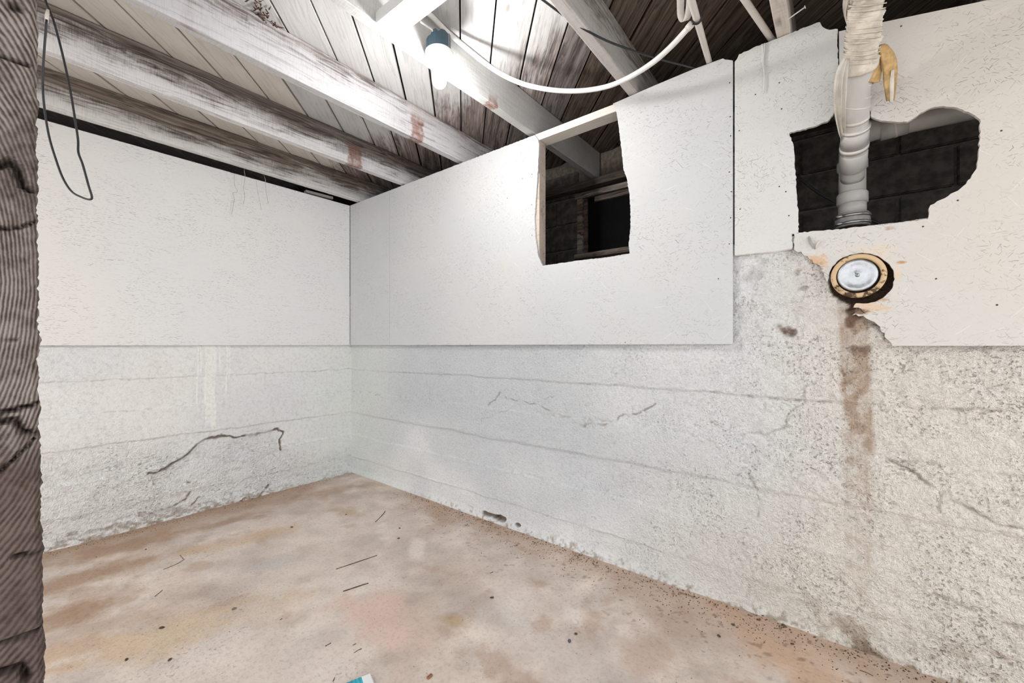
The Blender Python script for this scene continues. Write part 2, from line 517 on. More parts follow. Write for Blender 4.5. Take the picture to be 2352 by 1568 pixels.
def beam(name, center, length, width, height, mat, rz=0.0, parent=None, jit=0.0015, segs=24, bev=0.003, tilt=0.0):
    """sawn timber, local X along the length, slightly uneven arrises"""
    ring = [(-width / 2 + bev, -height / 2), (width / 2 - bev, -height / 2), (width / 2, -height / 2 + bev), (width / 2, height / 2 - bev),
            (width / 2 - bev, height / 2), (-width / 2 + bev, height / 2), (-width / 2, height / 2 - bev), (-width / 2, -height / 2 + bev)]
    vs, fs = [], []
    ph = random.random() * 50
    for i in range(segs + 1):
        x = -length / 2 + length * i / segs
        for k, (y, z) in enumerate(ring):
            j = (vnoise(np.array([x * 6 + ph]), np.array([k // 2 * 7.3 + ph]), 5)[0] - 0.5) * 2 * jit
            vs.append((x, y + j, z + j * 0.8))
    for i in range(segs):
        for k in range(8):
            k2 = (k + 1) % 8
            fs.append((i * 8 + k, i * 8 + k2, (i + 1) * 8 + k2, (i + 1) * 8 + k))
    fs.append(tuple(range(8))); fs.append(tuple(segs * 8 + k for k in range(8)))
    return mesh_obj(name, vs, fs, mat, parent, tuple(map(float, center)), False, (0, tilt, rz))

def tint_attr(me, cols):
    a = me.attributes.new('tint', 'FLOAT_COLOR', 'POINT')
    c = np.ones((len(me.vertices), 4), np.float32)
    c[:, :3] = cols
    a.data.foreach_set('color', c.ravel())

def grid_obj(name, us, vs, fpos, mat, tint, rough):
    """dense displaced sheet: fpos(U, V) -> (N,3)"""
    U, V = np.meshgrid(us, vs, indexing='ij')
    P = fpos(U, V).reshape(-1, 3).astype(np.float32)
    nu, nv = len(us), len(vs)
    idx = np.arange(nu * nv).reshape(nu, nv)
    q = np.stack([idx[:-1, :-1], idx[1:, :-1], idx[1:, 1:], idx[:-1, 1:]], -1).reshape(-1, 4)
    me = bpy.data.meshes.new(name)
    me.vertices.add(len(P)); me.vertices.foreach_set('co', P.ravel())
    me.loops.add(q.size); me.loops.foreach_set('vertex_index', q.ravel().astype(np.int32))
    me.polygons.add(len(q))
    me.polygons.foreach_set('loop_start', np.arange(0, q.size, 4, dtype=np.int32))
    me.polygons.foreach_set('use_smooth', np.ones(len(q), bool))
    me.update()
    tint_attr(me, tint.reshape(-1, 3))
    r = me.attributes.new('rough', 'FLOAT', 'POINT')
    r.data.foreach_set('value', rough.ravel().astype(np.float32))
    o = bpy.data.objects.new(name, me)
    COL.objects.link(o); me.materials.append(mat)
    return o

def axis_steps(coarse0, a, b, coarse1, step):
    return np.unique(np.concatenate([np.linspace(coarse0, a, 8), np.arange(a, b, step), np.linspace(b, coarse1, 12)]).round(5))

def rp(pts, ax=1, val=0.0):
    """pixel list -> list of in-wall coordinates"""
    out = []
    for u, v in pts:
        p = PX(u, v, ax, val)
        out.append((p[0], p[2]) if ax == 1 else (p[1], p[2]) if ax == 0 else (p[0], p[1]))
    return out

# ================================================================ structure
GAP_R, GAP_L = 0.027, 0.020        # concrete faces lie this far behind the panel faces
LEDGE = 1.555                      # top of the concrete, where the block wall steps back
FORM = [0.147, 0.340, 0.530, 0.720, 0.910, 1.105, 1.30]      # joints left by the form boards

def form_boards(S, Z, seed, groove, ridge):
    """uneven casting: one slight offset for each form board, a groove or a fin at its joints"""
    h = np.zeros_like(S); g = np.zeros_like(S)
    zz = Z + fbm(S * 2.2, Z * 0 + seed, 3, seed) * 0.020 + fbm(S * 14, Z * 3 + seed, 4, seed + 2) * 0.016
    offs = [0.0, 0.0022, -0.0016, 0.0024, -0.0008, 0.0018, -0.0012, 0.0015]
    for i, f in enumerate(FORM):
        h += 2.2 * (offs[i + 1] - offs[i]) * sstep(f - 0.006, f + 0.006, zz)
        d = np.abs(zz - f)
        k = 0.35 + 1.1 * sstep(-0.15, 0.25, fbm(S * 3.1 + i * 9.1, Z * 0 + i, 3, seed + 5))
        gm = np.exp(-(d / 0.0055) ** 2) * k
        if groove[i]:
            h -= 0.0042 * gm * groove[i]; g += gm * groove[i] * 1.25
        h += 0.0060 * np.exp(-((zz - f + 0.004) / 0.0045) ** 2) * ridge[i] * k
    return h, g

# ---- right concrete wall
us = axis_steps(-0.6, -0.04, 4.10, 6.6, 0.004)
vs = np.unique(np.concatenate([np.arange(-0.03, LEDGE, 0.004), [LEDGE]]).round(5))
S, Z = np.meshgrid(us, vs, indexing='ij')
h, gr = form_boards(S, Z, 3, [0, 0.5, 0.15, 0.8, 1.0, 0, 0], [1.3, 0.3, 1.0, 0.2, 0.0, 0, 0])
coarse = 0.25 + 0.75 * sstep(1.8, 3.6, S + 0.5 * fbm(S * 2, Z * 2, 3, 8))
h += 0.010 * fbm(S * 1.6, Z * 1.6, 3, 21)
h += 0.0110 * coarse * fbm(S * 42, Z * 42, 3, 22)
h += 0.0120 * sstep(3.05, 3.5, S) * sstep(0.30, 0.7, Z) * fbm(S * 52, Z * 52, 2, 23) * (1 - 0.7 * sstep(0.93, 0.86, Z) * sstep(0.55, 0.65, Z))
patch = sstep(3.0, 3.05, S) * sstep(3.75, 3.5, S) * sstep(0.95, 1.15, Z)
h += patch * (0.030 * fbm(S * 13, Z * 13, 4, 24) + 0.004)
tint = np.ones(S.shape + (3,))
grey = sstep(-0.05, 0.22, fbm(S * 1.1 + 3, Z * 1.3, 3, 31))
tint = lerp3(tint, (0.74, 0.765, 0.80), grey * 0.80 * sstep(3.4, 2.2, S))  # grey-blue cast of the light, painted into the middle of the wall
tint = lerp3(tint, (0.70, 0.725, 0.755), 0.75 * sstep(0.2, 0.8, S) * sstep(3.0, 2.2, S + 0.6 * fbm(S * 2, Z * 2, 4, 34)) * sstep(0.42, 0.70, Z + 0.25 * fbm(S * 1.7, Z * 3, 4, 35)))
tint = lerp3(tint, (0.96, 0.90, 0.81), 0.75 * sstep(0.75, 0.15, Z) * sstep(2.2, 3.3, S))  # warm cast of the light, painted in towards the right
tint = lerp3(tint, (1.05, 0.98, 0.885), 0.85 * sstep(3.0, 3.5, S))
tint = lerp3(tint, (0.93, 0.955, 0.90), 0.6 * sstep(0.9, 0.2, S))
tint = lerp3(tint, (0.50, 0.47, 0.43), np.clip(gr, 0, 1) * 0.70 * sstep(-0.04, 0.25, fbm(S * 40, Z * 40, 4, 33)))
def crack(pts, width, depth, dark, ax=1, val=GAP_R, A=S, B=Z):
    global h, tint
    q = rp(pts, ax, val)
    wx = fbm(A * 14, B * 14, 4, 44) * 0.07; wy = fbm(A * 14 + 50, B * 14, 4, 46) * 0.07
    d = np.abs(dist_poly(A + wx, B + wy, q))
    m = np.exp(-(d / width) ** 2) * (0.1 + 1.6 * sstep(-0.2, 0.2, fbm(A * 22, B * 22, 3, 45)))
    m = np.clip(m, 0, 1)
    h -= depth * m
    tint = lerp3(tint, (0.34, 0.29, 0.24), m * dark)
crack([(1125, 930), (1150, 905), (1170, 915), (1218, 922), (1290, 955), (1320, 972), (1345, 980), (1375, 974), (1405, 970), (1440, 955), (1510, 932)], 0.0045, 0.006, 0.6)
crack([(1100, 975), (1140, 955), (1180, 930), (1225, 925), (1290, 900)], 0.0035, 0.003, 0.30)
crack([(1720, 1025), (1722, 1070), (1735, 1115), (1742, 1160), (1736, 1185)], 0.004, 0.003, 0.45)
crack([(2050, 1060), (2110, 1105), (2170, 1140), (2235, 1178), (2300, 1203), (2370, 1212)], 0.005, 0.006, 0.65)
crack([(2168, 1140), (2172, 1185)], 0.003, 0.003, 0.4)
crack([(1640, 970), (1700, 995), (1760, 990), (1810, 970), (1850, 930), (1858, 880)], 0.004, 0.003, 0.35)
crack([(2150, 1370), (2260, 1410), (2352, 1440)], 0.005, 0.005, 0.5)
# knobs and spalls of the patched plaster beside the broken board
for (u, v, r, dp, dk) in [(1722, 640, 0.020, -0.012, 0.30), (1745, 628, 0.018, -0.010, 0.22), (1833, 628, 0.010, -0.012, 0.45), (1851, 661, 0.006, -0.008, 0.4),
                          (1757, 603, 0.014, -0.006, 0.2), (1812, 760, 0.015, -0.012, 0.85), (1800, 755, 0.010, -0.010, 0.85), (1826, 763, 0.010, -0.010, 0.7), (1884, 640, 0.014, -0.006, 0.35),
                          (1900, 690, 0.03, 0.016, 0.0), (1850, 610, 0.03, 0.012, 0.0), (1770, 650, 0.06, 0.012, 0.0), (1860, 720, 0.05, 0.010, 0.0), (1990, 765, 0.04, 0.010, 0.0)]:
    c = PX(u, v, 1, GAP_R)
    d = np.hypot(S - c[0], Z - c[2]) + fbm(S * 35, Z * 35, 4, 51) * 0.045 * (1 if dk else 0.3)
    m = np.exp(-(d / r) ** 2)
    h += dp * m
    tint = lerp3(tint, (0.30, 0.20, 0.15), m * dk)
# rust run below the clean-out
rx = PX(1966, 900, 1, GAP_R)[0]
zc = Z
half = 0.040 + 0.010 * fbm(Z * 6, Z * 0, 3, 61)
run = sstep(half + 0.016, half - 0.010, np.abs(S - rx - 0.010 * fbm(Z * 4, Z * 0 + 3, 2, 62) * 2))
fade = sstep(0.10, 0.30, Z) * (0.34 + 0.66 * sstep(0.45, 1.0, Z))
streak = 0.55 + 0.9 * (fbm(S * 55, Z * 3, 3, 63) + 0.35)
blot = 0.65 + 0.8 * (fbm(S * 20, Z * 20, 3, 64) + 0.2)
m = np.clip(run * fade * streak * blot, 0, 1) * sstep(1.30, 1.22, Z)
m = m * (0.75 + 1.3 * sstep(-0.15, 0.2, fbm(S * 34, Z * 26, 4, 65)))
tint = lerp3(tint, (0.66, 0.51, 0.40), np.clip(m * 0.80, 0, 1))
for (u, v, ru, rv, k) in [(1955, 700, 0.020, 0.030, 1.0), (1958, 740, 0.022, 0.035, 0.85), (1975, 802, 0.035, 0.022, 0.8), (1948, 860, 0.020, 0.05, 0.55), (1965, 910, 0.016, 0.02, 0.45),
                          (1976, 985, 0.016, 0.020, 0.5), (1985, 1035, 0.022, 0.014, 0.5), (1925, 655, 0.016, 0.022, 0.9), (2010, 745, 0.022, 0.016, 0.7), (2035, 770, 0.018, 0.02, 0.5),
                          (1990, 1490, 0.045, 0.035, 0.85), (1940, 1440, 0.07, 0.035, 0.5), (2060, 1530, 0.10, 0.03, 0.5), (1757, 940, 0.004, 0.03, 0.35), (2028, 1260, 0.01, 0.05, 0.3),
                          (1720, 1350, 0.010, 0.05, 0.25), (2010, 660, 0.05, 0.02, 1.0), (2030, 640, 0.025, 0.06, 1.0), (2020, 600, 0.03, 0.03, 1.0), (1990, 680, 0.04, 0.03, 1.0), (1970, 635, 0.07, 0.07, 1.0), (1946, 690, 0.014, 0.02, 1.0)]:
    c = PX(u, v, 1, GAP_R)
    n = fbm(S * 30 + u, Z * 30, 4, 71) * 2.6
    d = np.hypot((S - c[0]) / ru, (Z - c[2]) / rv) + n
    m = sstep(1.15, 0.35, d) * k
    tint = lerp3(tint, (0.10, 0.055, 0.035) if k > 0.95 else (0.24, 0.14, 0.09) if k > 0.6 else (0.42, 0.29, 0.20), m)
c = PX(1979, 639, 1, GAP_R)
d = np.hypot(S - c[0], Z - c[2]) + 0.02 * fbm(S * 40, Z * 40, 3, 72)
tint = lerp3(tint, (0.045, 0.028, 0.018), sstep(0.104, 0.094, d))
# hollow and dirt at the foot of the wall
for (u, v, ru, rv, dp) in [(1125, 1182, 0.10, 0.016, 0.014), (1150, 1190, 0.05, 0.020, 0.025), (1190, 1205, 0.03, 0.014, 0.012)]:
    c = PX(u, v, 1, GAP_R)
    d = np.hypot((S - c[0]) / ru, (Z - c[2]) / rv) + fbm(S * 35, Z * 35, 3, 73)
    m = sstep(1.0, 0.5, d)
    h -= dp * m
    tint = lerp3(tint, (0.16, 0.12, 0.08), m * 0.9)
base = sstep(0.040, 0.0, Z + 0.09 * fbm(S * 26, Z * 26, 4, 75)) * sstep(-0.05, 0.2, fbm(S * 60, Z * 60, 3, 76))
tint = lerp3(tint, (0.45, 0.35, 0.26), base * 0.8 * sstep(0.6, 1.6, S))
low = sstep(0.34, 0.05, Z) * sstep(2.9, 3.5, S) * sstep(0.0, 0.25, fbm(S * 30, Z * 30, 3, 77))
tint = lerp3(tint, (0.55, 0.46, 0.36), low * 0.55)
h += 0.018 * sstep(0.05, -0.01, Z)
rough = 0.35 + 0.65 * coarse
h = np.where(Z > 1.105, np.minimum(h, 0.0125), h)
yface = GAP_R - h
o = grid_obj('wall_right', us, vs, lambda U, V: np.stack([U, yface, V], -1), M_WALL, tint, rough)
struct(o, 'white painted rough concrete wall below the strand boards, cast against form boards')

# ---- left concrete wall
us = np.unique(np.concatenate([np.linspace(-5.0, -2.10, 12), np.arange(-2.10, 0.06, 0.0035)]).round(5))
vs = np.unique(np.concatenate([np.arange(-0.03, 1.14, 0.0035), [1.3, LEDGE]]).round(5))
S, Z = np.meshgrid(us, vs, indexing='ij')
h, gr = form_boards(S, Z, 13, [0.4, 0.3, 0.5, 0.6, 0.9, 0, 0], [0.4, 0.3, 0.2, 0.2, 0.0, 0, 0])
h += 0.008 * fbm(S * 1.5, Z * 1.5, 3, 121)
spall = sstep(0.62, 0.35, Z + 0.35 * fbm(S * 1.4, Z * 2, 3, 124) + 0.25 * sstep(-0.9, -0.2, S))
h += (0.0015 + 0.0075 * spall) * fbm(S * 16, Z * 42, 4, 122)
tint = np.ones(S.shape + (3,))
tint = lerp3(tint, (1.0, 0.975, 0.95), 0.8 * sstep(-0.6, -1.6, S))
tint = lerp3(tint, (0.90, 0.90, 0.92), 0.6 * sstep(0.0, 0.25, fbm(S * 1.5, Z * 1.5, 3, 131)))
tint = lerp3(tint, (0.93, 0.955, 0.93), 0.7 * sstep(-0.7, -0.1, S))
tint = lerp3(tint, (0.50, 0.47, 0.43), np.clip(gr, 0, 1) * 0.55 * sstep(-0.08, 0.25, fbm(S * 40, Z * 40, 4, 133)))
spk = sstep(0.10, 0.24, fbm(S * 34, Z * 80, 3, 134)) * (0.25 + 0.75 * spall)
tint = lerp3(tint, (0.55, 0.50, 0.46), spk * 0.30)
slab = rp([(345, 1083), (375, 1078), (430, 1045), (460, 1015), (490, 1003), (530, 1003), (560, 1002), (600, 995), (640, 983), (650, 995), (648, 1030)], 0, -GAP_L)
wob = fbm(S * 16, Z * 16, 4, 141) * 0.055
d = np.abs(dist_poly(S + wob, Z + wob, slab))
m = np.exp(-(d / 0.0065) ** 2) * (0.45 + 0.9 * sstep(-0.2, 0.2, fbm(S * 14, Z * 14, 3, 142)))
h -= 0.014 * m
tint = lerp3(tint, (0.24, 0.185, 0.14), np.clip(m * 1.1, 0, 1) * 0.9)
reg = inside_poly(S + wob, Z + wob, slab + rp([(640, 1100), (560, 1150), (400, 1180)], 0, -GAP_L))
h -= 0.007 * reg * sstep(0.0, 0.02, d) * sstep(0.5, 0.0, d * 3)
for pts, wd, dp, dk in [([(545, 1150), (560, 1143), (590, 1136), (612, 1122)], 0.008, 0.014, 0.9), ([(612, 1128), (700, 1110), (800, 1088)], 0.004, 0.006, 0.55),
                        ([(400, 1165), (425, 1150), (432, 1138)], 0.008, 0.010, 0.8), ([(445, 1153), (470, 1137)], 0.006, 0.010, 0.75),
                        ([(130, 1250), (200, 1225), (300, 1205), (380, 1185)], 0.012, 0.006, 0.5), ([(320, 1185), (400, 1175), (470, 1160), (540, 1150)], 0.012, 0.006, 0.55), ([(428, 1112), (436, 1108)], 0.006, 0.008, 0.8)]:
    q = rp(pts, 0, -GAP_L)
    dd = np.abs(dist_poly(S + wob, Z + wob * 1.5, q))
    mm = np.exp(-(dd / wd) ** 2) * sstep(-0.25, 0.15, fbm(S * 30, Z * 50, 3, 143))
    h -= dp * mm
    tint = lerp3(tint, (0.26, 0.19, 0.14), mm * dk)
# run of thick white paint
pc = PX(482, 880, 0, -GAP_L)[1]
pz0 = PX(482, 978, 0, -GAP_L)[2]
pm = sstep(0.036, 0.028, np.abs(S - pc)) * sstep(pz0 - 0.01, pz0 + 0.04, Z + 0.10 * fbm(S * 60, Z * 0, 2, 151) + np.abs(S - pc) * 1.5 - 0.02)
for off in (-0.07, -0.055, 0.10, 0.115, 0.055):
    zz = pz0 + 0.08 + 0.3 * abs(math.sin(off * 90))
    pm = np.maximum(pm, 0.8 * sstep(0.007, 0.003, np.abs(S - pc - off)) * sstep(zz - 0.01, zz + 0.02, Z))
tint = tint * (1 - pm[..., None]) + np.array((1.06, 1.055, 1.02)) * pm[..., None]
h = h * (1 - 0.5 * pm) + 0.0012 * pm
base = sstep(0.075, 0.0, Z + 0.10 * fbm(S * 16, Z * 30, 4, 155)) * sstep(-0.12, 0.1, fbm(S * 40, Z * 90, 3, 156)) * sstep(-0.25, -0.75, S)
tint = lerp3(tint, (0.40, 0.29, 0.20), base * 0.75)
h += 0.030 * sstep(0.075, -0.01, Z + 0.03 * fbm(S * 8, Z * 0, 2, 157))
rough = 0.35 + 0.6 * spall
xface = h - GAP_L
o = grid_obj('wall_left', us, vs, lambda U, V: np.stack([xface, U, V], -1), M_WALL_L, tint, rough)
struct(o, 'white painted concrete wall with a long crack and spalled foot, below the wide smooth strand board')

# ---- floor
xs = axis_steps(-0.1, -0.03, 3.9, 6.6, 0.006)
ys = np.unique(np.concatenate([np.linspace(-5.0, -2.0, 10), np.arange(-2.0, 0.05, 0.006)]).round(5))
S, Z = np.meshgrid(xs, ys, indexing='ij')
h = 0.010 * fbm(S * 1.2, Z * 1.2, 3, 201) + 0.0016 * fbm(S * 20, Z * 20, 4, 202)
tint = np.ones(S.shape + (3,))
cl = fbm(S * 2.1, Z * 2.1, 5, 211)
tint = lerp3(tint, (0.84, 0.79, 0.75), sstep(0.0, 0.25, cl) * 0.8)
fm = fbm(S * 9, Z * 9, 6, 216)
tint = tint * (1.0 + 0.55 * fm)[..., None]
tint = lerp3(tint, (0.70, 0.58, 0.49), sstep(0.10, 0.26, fbm(S * 7 + 3, Z * 7, 6, 217)) * 0.6)
tint = lerp3(tint, (1.10, 1.12, 1.12), sstep(0.02, 0.25, fbm(S * 2.6 + 5, Z * 2.6, 5, 212)) * 0.8)
tint = lerp3(tint, (0.86, 0.88, 0.90), sstep(0.05, 0.28, fbm(S * 3.3 + 9, Z * 3.3, 5, 213)) * 0.55)
def blob(u, v, ru, rv, col, k, ang=0.0, wild=0.9, sc_=7.0):
    """soft stain of its own ragged shape, ru / rv in metres"""
    global tint
    c = PX(u, v, 2, 0.0)
    dx, dy = S - c[0], Z - c[1]
    ca, sa = math.cos(ang), math.sin(ang)
    d = np.hypot((dx * ca + dy * sa) / ru, (-dx * sa + dy * ca) / rv)
    d = d + 1.7 * fbm(S * 4.5 + u, Z * 4.5 + v, 6, int(u + v)) + 1.3 * fbm(S * 15 + u, Z * 15 + v, 4, int(u + v) + 3)
    tint = lerp3(tint, col, sstep(1.35, 0.25, d) * min(1.0, k * 1.1))
BROWN, OCHRE, PINK, PALE, COOL, RUST = (0.60, 0.46, 0.34), (0.95, 0.84, 0.66), (1.05, 0.925, 0.90), (1.20, 1.25, 1.28), (0.86, 0.92, 0.98), (0.84, 0.67, 0.52)
lwall = sstep(0.34, 0.02, S + 0.30 * fbm(S * 4, Z * 2.5, 5, 221)) * sstep(0.0, -0.5, Z)
tint = lerp3(tint, BROWN, lwall * 0.85)
for a in [(300, 1250, 0.30, 0.10, BROWN, 0.7, 1.5), (180, 1330, 0.35, 0.12, BROWN, 0.75, 1.3), (180, 1400, 0.22, 0.12, BROWN, 0.8, 1.2), (230, 1440, 0.25, 0.09, BROWN, 0.45, 1.2), (150, 1500, 0.25, 0.06, RUST, 0.7, 1.1),
          (120, 1540, 0.20, 0.05, RUST, 0.7, 1.1), (480, 1210, 0.35, 0.07, BROWN, 0.6, 1.5), (760, 1130, 0.30, 0.10, BROWN, 0.55, 1.3), (800, 1175, 0.16, 0.06, (0.72, 0.62, 0.44), 0.6, 0.4),
          (560, 1240, 0.35, 0.08, OCHRE, 0.7, 1.3), (330, 1480, 0.4, 0.14, OCHRE, 0.7, 1.2), (640, 1290, 0.20, 0.07, COOL, 0.65, 1.3), (880, 1205, 0.20, 0.06, PALE, 0.9, -0.5), (960, 1255, 0.16, 0.05, PALE, 0.7, -0.7),
          (860, 1400, 0.22, 0.13, PINK, 0.9, 0.3), (900, 1440, 0.16, 0.10, PINK, 0.8, 0.2), (860, 1345, 0.3, 0.05, PALE, 0.5, 0.6), (1010, 1185, 0.3, 0.10, (0.80, 0.70, 0.62), 0.7, -0.6), (1170, 1400, 0.14, 0.05, PALE, 0.75, -0.6),
          (1200, 1370, 0.10, 0.05, PALE, 0.6, -0.5), (1050, 1425, 0.09, 0.04, (0.74, 0.62, 0.42), 0.7, 0.2), (1310, 1405, 0.13, 0.06, PALE, 0.6, -0.6), (1440, 1450, 0.05, 0.03, PALE, 0.8, -0.6), (1250, 1480, 0.3, 0.12, COOL, 0.45, 0.0),
          (1500, 1390, 0.25, 0.10, (0.80, 0.72, 0.66), 0.6, -0.6), (1760, 1490, 0.25, 0.09, RUST, 0.6, -0.6), (1850, 1530, 0.22, 0.10, RUST, 0.6, -0.6), (1990, 1535, 0.20, 0.08, BROWN, 0.55, -0.6), (1680, 1410, 0.2, 0.05, RUST, 0.45, -0.6),
          (1480, 1500, 0.10, 0.10, (0.82, 0.72, 0.66), 0.6, 0.0), (700, 1540, 0.4, 0.12, PALE, 0.35, 0.5), (540, 1480, 0.25, 0.06, PALE, 0.4, 0.9)]:
    blob(*a)
rwall = sstep(0.22, 0.0, -Z + 0.16 * fbm(S * 5, Z * 5, 5, 231)) * sstep(0.5, 1.0, S)
tint = lerp3(tint, (0.70, 0.56, 0.45), rwall * 0.65)
spk = sstep(0.19, 0.30, fbm(S * 42, Z * 42, 3, 233)) * sstep(0.6, 0.0, -Z + 0.3 * fbm(S * 3, Z * 3, 3, 234)) * sstep(0.7, 1.4, S)
tint = lerp3(tint, (0.36, 0.26, 0.19), spk * 0.8)
rough = 0.35 + 0.5 * sstep(0.0, 0.3, fbm(S * 4, Z * 4, 3, 235)) + 0.4 * rwall
hf = h - h.max() * 0
FLOOR_H = (xs, ys, hf)
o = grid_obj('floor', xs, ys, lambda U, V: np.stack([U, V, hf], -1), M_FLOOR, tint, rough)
struct(o, 'bare concrete floor stained brown, pink and pale')

def floor_z(x, y):
    i = int(np.clip(np.searchsorted(xs, x), 0, len(xs) - 1)); j = int(np.clip(np.searchsorted(ys, y), 0, len(ys) - 1))
    return float(hf[i, j])

# ---- crawl-space ledge behind the boards, block walls, ceiling deck
def box_mesh(name, lo, hi, mat, parent=None, bev=0.0, loc0=True):
    lo = np.array(lo, float); hi = np.array(hi, float)
    c = (lo + hi) / 2
    bm = bmesh.new()
    bmesh.ops.create_cube(bm, size=1.0)
    for v in bm.verts:
        v.co = Vector([v.co[i] * (hi[i] - lo[i]) for i in range(3)])
    if bev:
        bmesh.ops.bevel(bm, geom=bm.edges[:], offset=bev, segments=2, affect='EDGES')
    me = bpy.data.meshes.new(name); bm.to_mesh(me); bm.free()
    if parent is not None:
        c = c - np.array(parent.location)
    return link_mesh(name, me, mat, parent, tuple(map(float, c)))

YB, XB = 0.87, -0.85
o = mesh_obj('floor_ledge', [(XB, GAP_R - 0.004, LEDGE), (6.6, GAP_R - 0.004, LEDGE), (6.6, YB + 0.05, LEDGE), (XB, YB + 0.05, LEDGE),
                             (XB, -5, LEDGE), (-GAP_L + 0.003, -5, LEDGE), (-GAP_L + 0.003, GAP_R, LEDGE), (XB, GAP_R, LEDGE)],
             [(0, 1, 2, 3), (4, 5, 6, 7)], M_MORTAR)
struct(o, 'dusty ledge on top of the concrete walls')

wb = box_mesh('wall_back', (XB - 0.2, YB + 0.006, LEDGE - 0.1), (6.6, YB + 0.16, 2.585), M_MORTAR)
struct(wb, 'dark block wall at the back of the crawl space, seen through the cut-outs')
# window of the crawl space
wl = PX(1342, 500, 1, YB)[0]; wr = wl + 0.62
wz0 = PX(1400, 575, 1, YB)[2]; wz1 = PX(1400, 444, 1, YB)[2]
block_me = None
bw, bh = 0.39, 0.19
zrow0 = PX(1880, 478, 1, YB)[2]
rows = [zrow0 + (bh + 0.012) * k for k in range(-2, 5)]
k = 0
for r, z0 in enumerate(rows):
    x = 1.0 - (0.2 if r % 2 else 0.0)
    while x < 5.6:
        x0, x1 = x, x + bw
        if z0 + bh > 2.50:
            x += bw + 0.012; continue
        segs = [(x0, x1)]
        if z0 + bh > wz0 - 0.05 and z0 < wz1 + 0.04:
            segs = []
            if x0 < wl - 0.05: segs.append((x0, min(x1, wl - 0.05)))
            if x1 > wr + 0.05: segs.append((max(x0, wr + 0.05), x1))
        for a, b in segs:
            if b - a > 0.04:
                dy = random.uniform(-0.004, 0.004)
                mt = M_REDBRICK if (r in (0, 1) and 1.75 < a < 2.4) else M_BLOCK
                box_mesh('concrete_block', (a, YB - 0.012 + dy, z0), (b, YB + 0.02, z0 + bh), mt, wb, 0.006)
        x += bw + 0.012
o = box_mesh('wall_far', (XB - 0.15, -5, LEDGE - 0.1), (XB, YB + 0.1, 2.585), M_SLAB)  # near-black colour paints in the shade of the gap
struct(o, 'block wall behind the left boards, coloured near-black as shade of the gap')

o = box_mesh('gap_light_blocker', (XB - 0.1, -3.10, LEDGE - 0.02), (-0.02, -3.02, 2.66), M_SLAB)  # unseen, added to keep the world light out of the gap
struct(o, 'unseen panel added to block light from the hollow behind the left board')

w1 = empty('window_1', ((wl + wr) / 2, YB, wz0)); struct(w1, 'small black crawl space window with a worn timber frame')
def wpart(name, lo, hi, mat, bev=0.003):
    return box_mesh(name, lo, hi, mat, w1, bev)
wpart('jamb', (wl - 0.045, YB - 0.035, wz0 - 0.02), (wl, YB + 0.03, wz1 + 0.01), M_WINWOOD)
wpart('jamb', (wr, YB - 0.035, wz0 - 0.02), (wr + 0.045, YB + 0.03, wz1 + 0.01), M_WINWOOD)
wpart('stop', (wl, YB - 0.010, wz0), (wl + 0.035, YB + 0.03, wz1), M_DARKWOOD)
wpart('head', (wl - 0.06, YB - 0.045, wz1), (wr + 0.06, YB + 0.03, wz1 + 0.038), M_WINWOOD)
wpart('head_trim', (wl + 0.10, YB - 0.030, wz1 - 0.045), (wr + 0.02, YB + 0.02, wz1 - 0.008), M_WINWOOD)
wpart('sill', (wl - 0.06, YB - 0.055, wz0 - 0.040), (wr + 0.06, YB + 0.03, wz0 - 0.004), M_WINWOOD)
wpart('pane', (wl + 0.03, YB - 0.004, wz0), (wr, YB + 0.004, wz1), M_GLASS, 0)
for zz in (wz0 + 0.15, wz0 + 0.36):
    lathe('hinge', [(0.0, -0.016), (0.013, -0.013), (0.015, 0.0), (0.012, 0.012), (0.0, 0.015)], M_REDBRICK, w1, (wl - (wl + wr) / 2 + 0.004, -0.045, zz - wz0), 'Y', 12)

JB, JT = 2.360, 2.560              # undersides of joists and planks
slab_o = box_mesh('ceiling', (XB - 0.2, -3.02, JT + 0.028), (4.65, YB + 0.2, JT + 0.07), M_SLAB)
struct(slab_o, 'diagonal plank ceiling, whitewashed towards the corner and bare to the right')
# diagonal planks, parallel to (-1, 1): joints at x + y = q * sqrt 2
R2 = math.sqrt(2)
SEAMS = [-1.11, -0.943, -0.78, -0.629, -0.455, -0.30, -0.14, 0.02, 0.19, 0.358, 0.506, 0.656, 0.817, 0.978, 1.13, 1.297, 1.46, 1.615, 1.776, 1.934, 2.09, 2.238]
SEAMS = [-1.11 - 0.159 * k for k in range(10, 0, -1)] + SEAMS + [2.238 + 0.159 * k for k in range(1, 9)]
for q, qn in zip(SEAMS[:-1], SEAMS[1:]):
    wdt = qn - q
    gap = random.choice([0.007, 0.008, 0.010, 0.012])
    qc = q + wdt / 2
    # extent along the plank inside the deck rectangle x in [-0.9, 4.6], y in [-3.0, 0.9]
    lo_s, hi_s = -9, 9
    # point = qc*(1,1)/R2 + s*(-1,1)/R2
    for base_, dirn, mn, mx in ((qc / R2, -1 / R2, -0.84, 4.6), (qc / R2, 1 / R2, -3.0, YB)):
        a, b = (mn - base_) / dirn, (mx - base_) / dirn
        lo_s, hi_s = max(lo_s, min(a, b)), min(hi_s, max(a, b))
    if hi_s - lo_s > 0.15:
        if qc < 0.10: mt = M_PLANK_CREAM
        elif qc < 1.38: mt = M_PLANK_WHITE
        elif qc < 1.62: mt = M_PLANK_GREY
        else: mt = M_PLANK_DARK
        L = hi_s - lo_s; s = (lo_s + hi_s) / 2
        cx, cy = qc / R2 - s / R2, qc / R2 + s / R2
        dz = random.uniform(0, 0.003)
        c = Vector((cx, cy, JT + 0.011 + dz)) - slab_o.location
        p = beam('plank', c, L, wdt - gap, 0.022, mt, math.radians(135), slab_o, 0.0008, 10, 0.0015)

